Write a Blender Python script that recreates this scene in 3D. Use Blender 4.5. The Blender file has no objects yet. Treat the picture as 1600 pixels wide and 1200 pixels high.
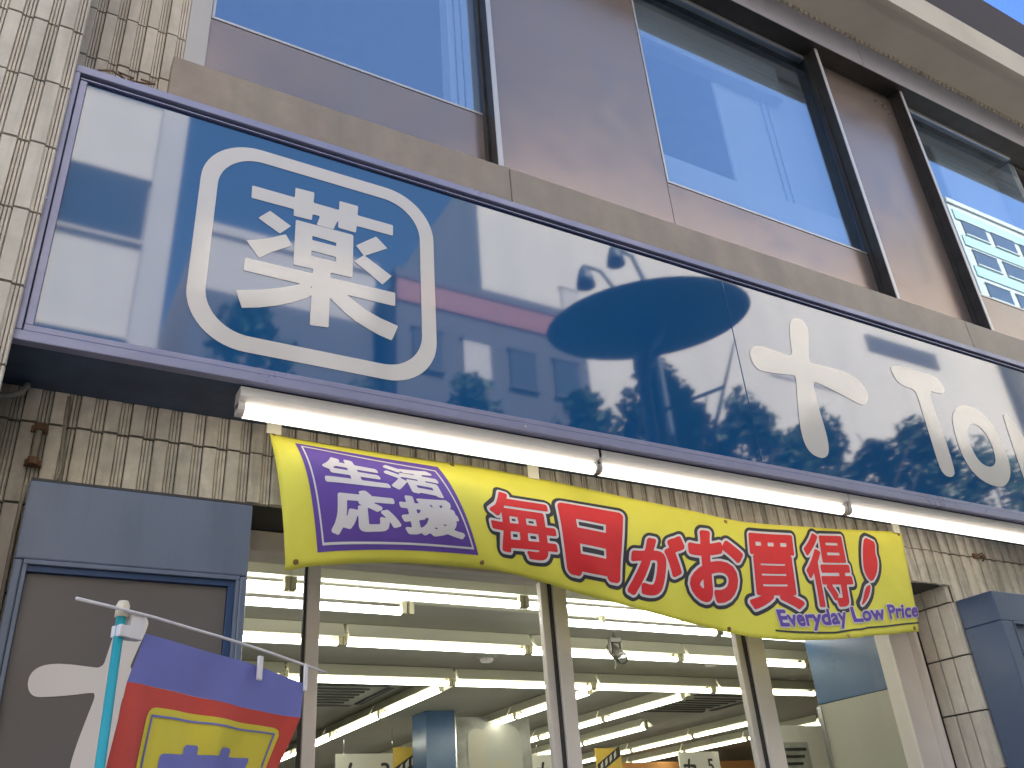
import bpy, bmesh, math, random
import numpy as np
from mathutils import Vector, Matrix

random.seed(7)
sc = bpy.context.scene
COL = sc.collection
rad = math.radians

# ------------------------------------------------------------------ camera
cam_d = bpy.data.cameras.new('Camera')
cam = bpy.data.objects.new('Camera', cam_d)
COL.objects.link(cam)
sc.camera = cam
CAM_PITCH, CAM_YAW, CAM_ROLL, CAM_F = 0.497360, 0.547548, -0.078532, 1381.296
cam_d.sensor_width = 36.0
cam_d.lens = 36.0 * CAM_F / 1600.0
cam_d.clip_start = 0.05
cam_d.clip_end = 3000
_F = Vector((math.sin(CAM_YAW) * math.cos(CAM_PITCH), math.cos(CAM_YAW) * math.cos(CAM_PITCH), math.sin(CAM_PITCH)))
_R = Vector((math.cos(CAM_YAW), -math.sin(CAM_YAW), 0))
_U = _R.cross(_F)
_R, _U = math.cos(CAM_ROLL) * _R + math.sin(CAM_ROLL) * _U, -math.sin(CAM_ROLL) * _R + math.cos(CAM_ROLL) * _U
_m = Matrix((_R, _U, -_F)).transposed().to_4x4()
_m.translation = Vector((0, -3.0, 1.55))
cam.matrix_world = _m

# ------------------------------------------------------------------ sky, sun, exposure
SUN_DIR = Vector((0.28, 0.80, 0.86)).normalized()      # towards the sun: behind the shop
world = bpy.data.worlds.new('World')
sc.world = world
world.use_nodes = True
wn = world.node_tree.nodes
wl = world.node_tree.links
bg = wn['Background']
sky = wn.new('ShaderNodeTexSky')
sky.sky_type = 'NISHITA'
sky.sun_disc = False
sky.sun_elevation = math.asin(SUN_DIR.z)
sky.sun_rotation = math.atan2(SUN_DIR.x, SUN_DIR.y)
sky.air_density = 1.0
sky.dust_density = 1.4
sky.ozone_density = 1.0
wl.new(sky.outputs[0], bg.inputs[0])
bg.inputs[1].default_value = 0.13
sun_d = bpy.data.lights.new('Sun', 'SUN')
sun_d.energy = 4.6
sun_d.angle = rad(0.5)
sun_d.color = (1.0, 0.94, 0.84)
sun = bpy.data.objects.new('Sun', sun_d)
COL.objects.link(sun)
sun.rotation_euler = SUN_DIR.to_track_quat('Z', 'Y').to_euler()
sun.location = (6, 20, 30)
sc.view_settings.view_transform = 'Standard'
sc.view_settings.look = 'None'
sc.view_settings.gamma = 1.0
sc.view_settings.use_curve_mapping = False
sc.view_settings.exposure = 1.85
sc.cycles.max_bounces = 10
sc.cycles.diffuse_bounces = 4
sc.cycles.glossy_bounces = 5
sc.cycles.transparent_max_bounces = 12
sc.cycles.caustics_reflective = False
sc.cycles.caustics_refractive = False
sc.cycles.use_denoising = True
sc.cycles.sample_clamp_indirect = 8

# ------------------------------------------------------------------ materials
MATS = {}

def mat(name, col, rough=0.6, metal=0.0, spec=0.5, var=0.0, scale=6.0, bump=0.0, bscale=60.0,
        rnd=0.0, dirt=None, dscale=2.0, damt=0.4, streak=False, emit=None, emit_s=0.0, ior=None,
        coat=0.0, rvar=0.0, wave=0.0):
    m = bpy.data.materials.new(name)
    m.use_nodes = True
    nt = m.node_tree
    n, l = nt.nodes, nt.links
    b = n['Principled BSDF']
    b.inputs['Roughness'].default_value = rough
    b.inputs['Metallic'].default_value = metal
    b.inputs['Specular IOR Level'].default_value = spec
    if ior: b.inputs['IOR'].default_value = ior
    b.inputs['Coat Weight'].default_value = coat
    b.inputs['Coat Roughness'].default_value = 0.03
    b.inputs['Base Color'].default_value = (*col, 1)
    if emit:
        b.inputs['Emission Color'].default_value = (*emit, 1)
        b.inputs['Emission Strength'].default_value = emit_s
    tc = None
    def coords():
        nonlocal tc
        if tc is None:
            g = n.new('ShaderNodeNewGeometry')
            tc = g.outputs['Position']
        return tc
    cur = None
    def rgb(c):
        x = n.new('ShaderNodeRGB'); x.outputs[0].default_value = (*c, 1); return x.outputs[0]
    def mixc(a, bb, fac, mode='MIX'):
        x = n.new('ShaderNodeMix'); x.data_type = 'RGBA'; x.blend_type = mode
        l.new(a, x.inputs[6]); l.new(bb, x.inputs[7])
        if isinstance(fac, (int, float)): x.inputs[0].default_value = fac
        else: l.new(fac, x.inputs[0])
        return x.outputs[2]
    def noise(s, detail=5, stretch=None, rough_=0.6):
        t = n.new('ShaderNodeTexNoise'); t.inputs['Scale'].default_value = s
        t.inputs['Detail'].default_value = detail; t.inputs['Roughness'].default_value = rough_
        v = coords()
        if stretch:
            mp = n.new('ShaderNodeMapping'); mp.inputs['Scale'].default_value = stretch
            l.new(v, mp.inputs[0]); v = mp.outputs[0]
        l.new(v, t.inputs['Vector'])
        return t.outputs['Fac']
    def ramp(v, a, bb, lo=0.0, hi=1.0):
        r = n.new('ShaderNodeMapRange'); r.inputs[1].default_value = a; r.inputs[2].default_value = bb
        r.inputs[3].default_value = lo; r.inputs[4].default_value = hi
        l.new(v, r.inputs[0]); return r.outputs[0]
    if var or rnd or dirt:
        cur = rgb(col)
        if var:
            f = ramp(noise(scale), 0.3, 0.7)
            lo = rgb(tuple(c * (1 - var) for c in col)); hi = rgb(tuple(min(1, c * (1 + var)) for c in col))
            cur = mixc(lo, hi, f)
        if rnd:
            oi = n.new('ShaderNodeObjectInfo')
            v = ramp(oi.outputs['Random'], 0, 1, 1 - rnd, 1 + rnd)
            x = n.new('ShaderNodeVectorMath'); x.operation = 'SCALE'
            l.new(cur, x.inputs[0]); l.new(v, x.inputs['Scale'])
            cur = x.outputs[0]
        if dirt:
            st = (1, 1, 0.12) if streak else None
            f = ramp(noise(dscale * (3 if streak else 1), 6, st), 0.48, 0.72, 0, damt)
            cur = mixc(cur, rgb(dirt), f)
        l.new(cur, b.inputs['Base Color'])
    if rvar:
        f = ramp(noise(5.0, 4), 0.3, 0.7, max(0.0, rough - rvar), rough + rvar)
        l.new(f, b.inputs['Roughness'])
    if bump or wave:
        bp = n.new('ShaderNodeBump'); bp.inputs['Strength'].default_value = bump or wave
        bp.inputs['Distance'].default_value = 0.004 if bump else 0.02
        l.new(noise(bscale, 4 if bump else 1), bp.inputs['Height'])
        l.new(bp.outputs[0], b.inputs['Normal'])
    MATS[name] = m
    return m

def glass(name, tint=(1, 1, 1), refl=0.08, trans=(0.9, 0.93, 0.92), fres=True, rough=0.0):
    m = bpy.data.materials.new(name); m.use_nodes = True
    nt = m.node_tree; n, l = nt.nodes, nt.links
    n.remove(n['Principled BSDF'])
    out = n['Material Output']
    tr = n.new('ShaderNodeBsdfTransparent'); tr.inputs[0].default_value = (*trans, 1)
    gl = n.new('ShaderNodeBsdfGlossy'); gl.inputs['Color'].default_value = (*tint, 1); gl.inputs['Roughness'].default_value = rough
    # Schlick reflectance, the same from both sides of the thin pane
    ge = n.new('ShaderNodeNewGeometry')
    dt = n.new('ShaderNodeVectorMath'); dt.operation = 'DOT_PRODUCT'
    l.new(ge.outputs['Normal'], dt.inputs[0]); l.new(ge.outputs['Incoming'], dt.inputs[1])
    ab = n.new('ShaderNodeMath'); ab.operation = 'ABSOLUTE'; l.new(dt.outputs['Value'], ab.inputs[0])
    om = n.new('ShaderNodeMath'); om.operation = 'SUBTRACT'; om.inputs[0].default_value = 1.0; om.use_clamp = True; l.new(ab.outputs[0], om.inputs[1])
    pw = n.new('ShaderNodeMath'); pw.operation = 'POWER'; pw.inputs[1].default_value = 5.0; l.new(om.outputs[0], pw.inputs[0])
    ml = n.new('ShaderNodeMath'); ml.operation = 'MULTIPLY_ADD'; ml.inputs[1].default_value = 1 - refl; ml.inputs[2].default_value = refl
    l.new(pw.outputs[0], ml.inputs[0])
    ad = ml
    mx = n.new('ShaderNodeMixShader')
    l.new(ad.outputs[0], mx.inputs[0]); l.new(tr.outputs[0], mx.inputs[1]); l.new(gl.outputs[0], mx.inputs[2])
    l.new(mx.outputs[0], out.inputs[0])
    MATS[name] = m
    return m

M = {}
M['tile'] = mat('tile', (0.60, 0.525, 0.44), 0.5, var=0.10, scale=14, bump=0.25, bscale=120, rnd=0.10, dirt=(0.17, 0.14, 0.10), dscale=2.4, damt=0.55, streak=True)
M['tile_dirty'] = mat('tile_dirty', (0.66, 0.59, 0.50), 0.55, var=0.16, scale=22, bump=0.35, bscale=140, rnd=0.13, dirt=(0.11, 0.09, 0.065), dscale=4.0, damt=0.65, streak=True)
M['mortar'] = mat('mortar', (0.07, 0.06, 0.048), 0.9, var=0.2, bump=0.3)
M['panel_mauve'] = mat('panel_mauve', (0.325, 0.250, 0.225), 0.22, metal=0.6, var=0.03, scale=1.0, rvar=0.05, dirt=(0.30, 0.27, 0.25), dscale=1.0, damt=0.3, streak=True)
M['sill'] = mat('sill', (0.315, 0.245, 0.19), 0.42, metal=0.1, var=0.16, scale=5, dirt=(0.22, 0.19, 0.15), dscale=2.0, damt=0.6, streak=True)
M['bronze'] = mat('bronze', (0.055, 0.047, 0.042), 0.4, metal=0.5, var=0.2, scale=9)
M['alu_edge'] = mat('alu_edge', (0.52, 0.50, 0.50), 0.35, metal=0.5)
M['jamb_grey'] = mat('jamb_grey', (0.47, 0.44, 0.42), 0.45, metal=0.3, var=0.05)
M['beam_lilac'] = mat('beam_lilac', (0.36, 0.34, 0.40), 0.45, metal=0.3, var=0.05)
M['cornice'] = mat('cornice', (0.62, 0.545, 0.45), 0.8, var=0.06, scale=3, bump=0.1, dirt=(0.30, 0.26, 0.2), dscale=1.5, damt=0.4)
M['dark_panel'] = mat('dark_panel', (0.075, 0.064, 0.068), 0.85, spec=0.15)
M['win_glass'] = glass('win_glass', (0.68, 0.83, 1.0), 0.25, (0.86, 0.92, 1.0))
M['upper_glass'] = glass('upper_glass', (0.34, 0.56, 1.0), 0.25, (0.5, 0.6, 0.8))
M['shop_glass'] = glass('shop_glass', (1, 1, 1), 0.012, (0.96, 0.975, 0.96))
M['blind'] = mat('blind', (0.80, 0.78, 0.74), 0.8, var=0.03)
M['room_wall'] = mat('room_wall', (0.55, 0.53, 0.50), 0.9, var=0.05)
M['cord'] = mat('cord', (0.12, 0.12, 0.14), 0.7)
M['sign_blue'] = mat('sign_blue', (0.010, 0.085, 0.235), 0.037, spec=1.0, ior=1.60, var=0.06, scale=0.7)
M['sign_frame'] = mat('sign_frame', (0.27, 0.27, 0.40), 0.35, metal=0.25, var=0.08, scale=6, rvar=0.08)
M['sign_groove'] = mat('sign_groove', (0.012, 0.018, 0.06), 0.4)
M['sign_under'] = mat('sign_under', (0.06, 0.085, 0.14), 0.6, var=0.3, scale=4)
M['print_white'] = mat('print_white', (0.70, 0.64, 0.60), 0.09, spec=0.8, ior=1.5, var=0.02)
M['seam'] = mat('seam', (0.01, 0.015, 0.03), 0.5)
M['lamp_body'] = mat('lamp_body', (0.68, 0.63, 0.60), 0.4, var=0.05, scale=8)
M['lamp_cap'] = mat('lamp_cap', (0.62, 0.55, 0.50), 0.5)
M['sign_tube'] = mat('sign_tube', (0.9, 0.88, 0.82), 0.3, emit=(1.0, 0.94, 0.80), emit_s=0.9)
M['shop_tube'] = mat('shop_tube', (0.9, 0.9, 0.85), 0.3, emit=(1.0, 0.97, 0.84), emit_s=4.2)
M['shop_tube_bare'] = mat('shop_tube_bare', (0.9, 0.9, 0.85), 0.3, emit=(1.0, 0.985, 0.92), emit_s=4.2)
M['trough'] = mat('trough', (0.60, 0.58, 0.46), 0.45, var=0.03)
M['socket'] = mat('socket', (0.35, 0.32, 0.22), 0.5)
M['ceiling'] = mat('ceiling', (0.43, 0.415, 0.37), 0.9, var=0.05, scale=3)
M['interior_wall'] = mat('interior_wall', (0.60, 0.57, 0.48), 0.85, var=0.05)
M['interior_orange'] = mat('interior_orange', (0.60, 0.28, 0.09), 0.8, var=0.06)
M['floor'] = mat('floor', (0.45, 0.44, 0.42), 0.35, var=0.05)
M['partition_grey'] = mat('partition_grey', (0.44, 0.42, 0.34), 0.35, var=0.04, scale=2)
M['partition_blue'] = mat('partition_blue', (0.05, 0.115, 0.24), 0.25, var=0.08, scale=3)
M['door_alu'] = mat('door_alu', (0.74, 0.66, 0.61), 0.4, metal=0.05, var=0.05, scale=5)
M['gasket_and_shade'] = mat('gasket_and_shade', (0.04, 0.035, 0.03), 0.6)  # door gaskets, also the painted shade strip on the display board
M['box_blue'] = mat('box_blue', (0.15, 0.175, 0.235), 0.34, metal=0.12, var=0.06, scale=3, dirt=(0.07, 0.09, 0.14), dscale=2.0, damt=0.45, streak=True, rvar=0.06)
M['box_navy'] = mat('box_navy', (0.068, 0.098, 0.17), 0.4, var=0.08, scale=3, rvar=0.06)
M['box_blue_dark'] = mat('box_blue_dark', (0.035, 0.065, 0.15), 0.3, metal=0.1, var=0.08)
M['board_grey'] = mat('board_grey', (0.145, 0.125, 0.118), 0.16, var=0.04, scale=2, spec=0.6)
M['emblem_white'] = mat('emblem_white', (0.66, 0.60, 0.55), 0.4, var=0.02)
M['cloth_yellow'] = mat('cloth_yellow', (0.80, 0.73, 0.085), 0.7, var=0.05, scale=5, bump=0.15, bscale=220)
M['cloth_purple'] = mat('cloth_purple', (0.13, 0.065, 0.36), 0.7, var=0.05, bump=0.15, bscale=220)
M['cloth_white'] = mat('cloth_white', (0.72, 0.67, 0.68), 0.75, var=0.03)
M['cloth_black'] = mat('cloth_black', (0.035, 0.035, 0.045), 0.7, var=0.2)
M['cloth_red'] = mat('cloth_red', (0.72, 0.025, 0.03), 0.7, var=0.06)
M['flag_red'] = mat('flag_red', (0.64, 0.075, 0.055), 0.75, var=0.05, bump=0.15, bscale=220)
M['flag_blue'] = mat('flag_blue', (0.19, 0.20, 0.54), 0.75, var=0.06, bump=0.15, bscale=220)
M['flag_yellow'] = mat('flag_yellow', (0.76, 0.62, 0.06), 0.75, var=0.05)
M['pole_cyan'] = mat('pole_cyan', (0.03, 0.36, 0.42), 0.3, var=0.05)
M['cream_plastic'] = mat('cream_plastic', (0.78, 0.66, 0.50), 0.45)
M['white_plastic'] = mat('white_plastic', (0.74, 0.68, 0.68), 0.45, var=0.03)
M['brass'] = mat('brass', (0.35, 0.22, 0.10), 0.35, metal=0.8)
M['tape'] = mat('tape', (0.72, 0.68, 0.55), 0.4)
M['conduit'] = mat('conduit', (0.30, 0.26, 0.21), 0.6, var=0.2, scale=20)
M['rust'] = mat('rust', (0.17, 0.09, 0.05), 0.8, var=0.3, scale=30)
M['cable_grey'] = mat('cable_grey', (0.28, 0.27, 0.27), 0.6)
M['board_white'] = mat('board_white', (0.66, 0.65, 0.58), 0.6)
M['ink'] = mat('ink', (0.03, 0.03, 0.03), 0.6)
M['pop_yellow'] = mat('pop_yellow', (0.75, 0.52, 0.08), 0.6, var=0.1)
M['poster_grey'] = mat('poster_grey', (0.34, 0.34, 0.31), 0.6, var=0.35, scale=5)
M['ac_white'] = mat('ac_white', (0.42, 0.42, 0.38), 0.6)
M['ac_dark'] = mat('ac_dark', (0.05, 0.05, 0.05), 0.7)
M['metal_dark'] = mat('metal_dark', (0.10, 0.095, 0.085), 0.4, metal=0.4)
M['chrome'] = mat('chrome', (0.6, 0.6, 0.6), 0.2, metal=0.9)
# across the street
M['opp_white'] = mat('opp_white', (0.74, 0.69, 0.61), 0.7, var=0.04, scale=0.6, dirt=(0.55, 0.52, 0.48), dscale=0.5, damt=0.4, streak=True)
M['opp_grey'] = mat('opp_grey', (0.60, 0.57, 0.54), 0.75, var=0.05, scale=0.6)
M['opp_dark'] = mat('opp_dark', (0.10, 0.10, 0.115), 0.7, var=0.1, scale=0.8)
M['opp_red'] = mat('opp_red', (0.30, 0.10, 0.09), 0.6, var=0.08)
M['opp_cream'] = mat('opp_cream', (0.52, 0.49, 0.40), 0.7, var=0.05, scale=0.6)
M['opp_glass'] = mat('opp_glass', (0.03, 0.045, 0.06), 0.05, spec=0.8)
M['opp_green'] = mat('opp_green', (0.42, 0.56, 0.50), 0.3, spec=0.5)
M['leaf'] = mat('leaf', (0.045, 0.085, 0.03), 0.6, var=0.35, scale=2.0)
M['bark'] = mat('bark', (0.12, 0.09, 0.065), 0.9, var=0.3, scale=12, bump=0.4, bscale=40)
M['asphalt'] = mat('asphalt', (0.055, 0.055, 0.058), 0.85, var=0.2, scale=3, bump=0.4, bscale=90)
M['paving'] = mat('paving', (0.34, 0.32, 0.30), 0.8, var=0.12, scale=2, rnd=0.08)
M['kerbstone'] = mat('kerbstone', (0.42, 0.41, 0.39), 0.8, var=0.1)
M['paint'] = mat('paint', (0.75, 0.75, 0.72), 0.7, var=0.1, scale=8)
M['lamp_disc'] = mat('lamp_disc', (0.14, 0.16, 0.19), 0.5, metal=0.2)

# ------------------------------------------------------------------ helpers
def link(o, parent=None, world_space=True):
    COL.objects.link(o)
    if parent is not None:
        o.parent = parent
        if world_space and parent.parent is None and parent.type == 'EMPTY':
            o.location = -parent.location
    return o

def thing(name, label, cat, loc=(0, 0, 0), group=None):
    o = bpy.data.objects.new(name, None)
    o.empty_display_size = 0.1
    o.location = loc
    COL.objects.link(o)
    o['label'] = label
    o['category'] = cat
    if group: o['group'] = group
    return o

def tag(o, label, cat, group=None):
    o['label'] = label; o['category'] = cat
    if group: o['group'] = group
    return o

def mesh(name, verts, faces, m, parent=None, smooth=False, world_space=True):
    me = bpy.data.meshes.new(name)
    me.from_pydata([tuple(v) for v in verts], [], faces)
    me.update()
    if smooth:
        for p in me.polygons: p.use_smooth = True
    o = bpy.data.objects.new(name, me)
    if m is not None:
        for mm in (m if isinstance(m, (list, tuple)) else [m]): me.materials.append(mm)
    return link(o, parent, world_space)

def bm_obj(name, bm, m, parent=None, smooth=False):
    me = bpy.data.meshes.new(name)
    bm.normal_update()
    bm.to_mesh(me); bm.free()
    if smooth:
        for p in me.polygons: p.use_smooth = True
    for mm in (m if isinstance(m, (list, tuple)) else [m]): me.materials.append(mm)
    o = bpy.data.objects.new(name, me)
    return link(o, parent)

def add_box(bm, a, b, bev=0.0):
    r = bmesh.ops.create_cube(bm, size=1.0)
    vs = r['verts']
    for v in vs:
        v.co = Vector((a[i] + (v.co[i] + 0.5) * (b[i] - a[i]) for i in range(3)))
    if bev:
        es = list({e for v in vs for e in v.link_edges})
        bmesh.ops.bevel(bm, geom=es, offset=bev, segments=2, profile=0.5, affect='EDGES')

def box(name, a, b, m, parent=None, bev=0.003):
    bm = bmesh.new(); add_box(bm, a, b, bev)
    return bm_obj(name, bm, m, parent)

def boxes(name, lst, m, parent=None, bev=0.003):
    bm = bmesh.new()
    for a, b in lst: add_box(bm, a, b, bev)
    return bm_obj(name, bm, m, parent)

def add_tube(bm, pts, r, seg=10, cap=True):
    pts = [Vector(p) for p in pts]
    rs = r if isinstance(r, (list, tuple)) else [r] * len(pts)
    rings = []
    up = None
    for i, p in enumerate(pts):
        t = (pts[min(i + 1, len(pts) - 1)] - pts[max(i - 1, 0)]).normalized()
        if up is None:
            up = Vector((0, 0, 1)) if abs(t.z) < 0.9 else Vector((1, 0, 0))
        a = t.cross(up).normalized(); b2 = a.cross(t).normalized(); up = b2
        rings.append([bm.verts.new(p + rs[i] * (math.cos(2 * math.pi * k / seg) * a + math.sin(2 * math.pi * k / seg) * b2)) for k in range(seg)])
    for i in range(len(rings) - 1):
        for k in range(seg):
            bm.faces.new((rings[i][k], rings[i][(k + 1) % seg], rings[i + 1][(k + 1) % seg], rings[i + 1][k]))
    if cap:
        bm.faces.new(rings[0][::-1]); bm.faces.new(rings[-1])

def tube(name, pts, r, m, parent=None, seg=10, smooth=True):
    bm = bmesh.new(); add_tube(bm, pts, r, seg)
    bmesh.ops.recalc_face_normals(bm, faces=bm.faces)
    return bm_obj(name, bm, m, parent, smooth)

def extrude_profile(name, prof, axis, a, b, m, parent=None):
    """prof: list of 2-D points; axis 'x': prof is (y,z); axis 'z': prof is (x,y); axis 'y': prof is (x,z)"""
    def P(p, t):
        return {'x': (t, p[0], p[1]), 'z': (p[0], p[1], t), 'y': (p[0], t, p[1])}[axis]
    n = len(prof)
    v = [P(p, a) for p in prof] + [P(p, b) for p in prof]
    f = [tuple(range(n)), tuple(range(2 * n - 1, n - 1, -1))] + [(i, (i + 1) % n, n + (i + 1) % n, n + i) for i in range(n)]
    bm = bmesh.new()
    bv = [bm.verts.new(x) for x in v]
    for q in f: bm.faces.new([bv[i] for i in q])
    bmesh.ops.recalc_face_normals(bm, faces=bm.faces)
    return bm_obj(name, bm, m, parent)

# ---- flat print shapes: signed distance field of outlines, contoured into a mesh
def loop_sd(loops, X, Z, nonzero=True):
    d2 = np.full(X.shape, 1e9); wnd = np.zeros(X.shape, int); par = np.zeros(X.shape, int)
    for lp in loops:
        n = len(lp)
        for i in range(n):
            ax, az = lp[i]; bx, bz = lp[(i + 1) % n]
            ex, ez = bx - ax, bz - az
            L = ex * ex + ez * ez
            if L < 1e-16: continue
            t = np.clip(((X - ax) * ex + (Z - az) * ez) / L, 0, 1)
            d2 = np.minimum(d2, (X - ax - t * ex) ** 2 + (Z - az - t * ez) ** 2)
            if az != bz:
                xi = ax + (Z - az) / (bz - az) * ex
                c = ((az <= Z) != (bz <= Z)) & (xi > X)
                wnd += np.where(c, 1 if bz > az else -1, 0)
                par += c
    ins = (wnd != 0) if nonzero else (par % 2 == 1)
    return np.where(ins, 1, -1) * np.sqrt(d2)

def contour(F, xs, zs, iso=0.0):
    V = F - iso
    V = np.where(np.abs(V) < 1e-9, 1e-9, V)
    nz, nx = V.shape
    verts = []; idx = {}
    def corner(i, j):
        k = (i, j)
        if k not in idx:
            idx[k] = len(verts); verts.append((xs[j], zs[i]))
        return idx[k]
    def cross(i0, j0, i1, j1):
        k = (i0, j0, i1, j1) if (i0, j0) < (i1, j1) else (i1, j1, i0, j0)
        if k not in idx:
            a, b = V[i0, j0], V[i1, j1]; t = a / (a - b)
            idx[k] = len(verts)
            verts.append((xs[j0] + t * (xs[j1] - xs[j0]), zs[i0] + t * (zs[i1] - zs[i0])))
        return idx[k]
    faces = []
    S = V > 0
    act = S[:-1, :-1] | S[1:, :-1] | S[:-1, 1:] | S[1:, 1:]
    for i, j in zip(*np.nonzero(act)):
        cs = [(i, j), (i, j + 1), (i + 1, j + 1), (i + 1, j)]
        poly = []
        for k in range(4):
            p, q = cs[k], cs[(k + 1) % 4]
            if S[p]: poly.append(corner(*p))
            if S[p] != S[q]: poly.append(cross(*p, *q))
        if len(poly) >= 3: faces.append(tuple(poly))
    return verts, faces

def sdf_shape(groups, res, pad=0.0, nonzero=False):
    allp = np.array([p for g in groups for lp in g for p in lp])
    lo = allp.min(0) - pad - 2 * res; hi = allp.max(0) + pad + 2 * res
    xs = np.arange(lo[0], hi[0] + res, res); zs = np.arange(lo[1], hi[1] + res, res)
    X, Z = np.meshgrid(xs, zs)
    F = None
    for g in groups:
        f = loop_sd(g, X, Z, nonzero)
        F = f if F is None else np.maximum(F, f)
    return F, xs, zs

_gl_cache = {}
def glyph_loops(body, res=4, spacing=1.0):
    k = (body, spacing)
    if k in _gl_cache: return _gl_cache[k]
    cu = bpy.data.curves.new('outline', 'FONT')
    cu.body = body; cu.size = 1.0; cu.fill_mode = 'NONE'; cu.resolution_u = res
    cu.space_character = spacing
    o = bpy.data.objects.new('outline', cu)
    COL.objects.link(o)
    dg = bpy.context.evaluated_depsgraph_get()
    dg.update()
    me = bpy.data.meshes.new_from_object(o.evaluated_get(dg))
    co = [(v.co.x, v.co.y) for v in me.vertices]
    nxt = {}
    for e in me.edges:
        a, b = e.vertices
        nxt.setdefault(a, []).append(b); nxt.setdefault(b, []).append(a)
    seen = set(); loops = []
    for s in range(len(co)):
        if s in seen or s not in nxt: continue
        lp = [s]; seen.add(s); cur = s
        while True:
            cand = [q for q in nxt[cur] if q not in seen]
            if not cand: break
            # keep the stored direction: prefer the following vertex
            q = cur + 1 if (cur + 1) in cand else cand[0]
            lp.append(q); seen.add(q); cur = q
        if len(lp) > 2: loops.append([co[i] for i in lp])
    bpy.data.objects.remove(o); bpy.data.curves.remove(cu); bpy.data.meshes.remove(me)
    _gl_cache[k] = loops
    return loops

def smooth_loop(pts, n=3, it=2):
    """Chaikin smoothing of a closed outline"""
    for _ in range(it):
        q = []
        for i in range(len(pts)):
            a = np.array(pts[i]); b = np.array(pts[(i + 1) % len(pts)])
            q += [tuple(a * 0.75 + b * 0.25), tuple(a * 0.25 + b * 0.75)]
        pts = q
    return pts

def rrect(x0, x1, z0, z1, r, n=10):
    p = []
    for cx, cz, a0 in ((x1 - r, z1 - r, 0), (x0 + r, z1 - r, 90), (x0 + r, z0 + r, 180), (x1 - r, z0 + r, 270)):
        for k in range(n + 1):
            a = rad(a0 + 90 * k / n)
            p.append((cx + r * math.cos(a), cz + r * math.sin(a)))
    return p

def flat_print(name, groups, y, m, parent, res=0.008, iso=0.0, nonzero=False):
    F, xs, zs = sdf_shape(groups, res, max(0, -iso), nonzero)
    v, f = contour(F, xs, zs, iso)
    return mesh(name, [(a, y, b) for a, b in v], f, m, parent)

# ================================================================== ground and street
def struct(o):
    o['kind'] = 'structure'; return o

def sheet(name, x0, x1, y0, y1, z, m):
    return struct(mesh(name, [(x0, y0, z), (x1, y0, z), (x1, y1, z), (x0, y1, z)], [(0, 1, 2, 3)], m))

sheet('ground', -400, 400, -400, 400, -0.004, M['asphalt'])
sheet('road', -60, 90, -8.5, -4.2, 0.0, M['asphalt'])
struct(box('pavement', (-60, -4.08, -0.02), (90, -0.01, 0.12), M['paving'], bev=0.0))
struct(box('kerb', (-60, -4.2, -0.02), (90, -4.084, 0.13), M['kerbstone'], bev=0.01))
struct(box('opposite_pavement', (-60, -12.3, -0.02), (90, -8.62, 0.12), M['paving'], bev=0.0))
struct(box('opposite_kerb', (-60, -8.616, -0.02), (90, -8.5, 0.13), M['kerbstone'], bev=0.01))
struct(mesh('road_line', [(-60, -6.42, 0.004), (90, -6.42, 0.004), (90, -6.3, 0.004), (-60, -6.3, 0.004)], [(0, 1, 2, 3)], M['paint']))

# ================================================================== the shop building
bld = thing('shop_building', 'beige ribbed-tile building with a pharmacy on its ground floor and mauve-panelled windows above', 'building')

PITCH = 0.0829
ROW = 0.282

def tile_mesh(h, kind, mm='tile'):
    """front at y=0, back at y=.03; origin at bottom left"""
    w = PITCH - 0.0025
    if kind == 'rib':
        fl = 0.045
        prof = [(0.0, 0.030), (0.0, 0.0025), (0.0025, 0.0), (fl - 0.0025, 0.0), (fl, 0.0025), (fl, 0.017)]
        x = fl + 0.0015
        for k in range(3):
            prof += [(x + 0.001, 0.0085), (x + 0.0080, 0.0085), (x + 0.0090, 0.017)]
            x += 0.0115
        prof += [(w, 0.017), (w, 0.030)]
    else:
        w -= 0.004
        prof = [(0.0, 0.030), (0.0, 0.004), (0.004, 0.0), (w - 0.004, 0.0), (w, 0.004), (w, 0.030)]
    n = len(prof)
    v = [(p[0], p[1], 0) for p in prof] + [(p[0], p[1], h) for p in prof]
    f = [tuple(range(n)), tuple(range(2 * n - 1, n - 1, -1))] + [(i, n + i, n + (i + 1) % n, (i + 1) % n) for i in range(n)]
    me = bpy.data.meshes.new('tile')
    bm = bmesh.new()
    bv = [bm.verts.new(q) for q in v]
    for q in f: bm.faces.new([bv[i] for i in q])
    bmesh.ops.recalc_face_normals(bm, faces=bm.faces)
    bm.to_mesh(me); bm.free()
    me.materials.append(M[mm])
    return me

TM = {('rib', 1): tile_mesh(ROW - 0.009, 'rib'), ('flat', 1): tile_mesh(ROW - 0.009, 'flat'),
      ('rib', .68): tile_mesh(0.187, 'rib', 'tile_dirty'), ('dirty', 1): tile_mesh(ROW - 0.009, 'rib', 'tile_dirty')}

def place_tile(parent, me, x, y, z, rz=0.0):
    o = bpy.data.objects.new('tile', me)
    COL.objects.link(o)
    o.parent = parent
    o.location = (x, y + random.uniform(-0.0012, 0.0012), z)
    o.rotation_euler = (random.uniform(-.002, .002), 0, rz + random.uniform(-.003, .003))
    return o

# --- left pier, standing proud of the wall
pier = box('pier', (-1.8, -0.338, 0.0), (-0.153, 0.6, 9.9), M['mortar'], bld, 0.0)
for r in range(-9, 12):
    z = 3.225 - ROW + r * ROW + 0.003
    for c in range(6):
        place_tile(pier, TM[('flat' if c == 0 and False else 'rib', 1)], -0.150 - PITCH * (c + 1) + 0.036, -0.36, z)
    # return face of the pier towards the sign
    for c in range(4):
        place_tile(pier, TM[('flat', 1)], -0.150, -0.36 + 0.004 + PITCH * c, z, rad(90))

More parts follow.
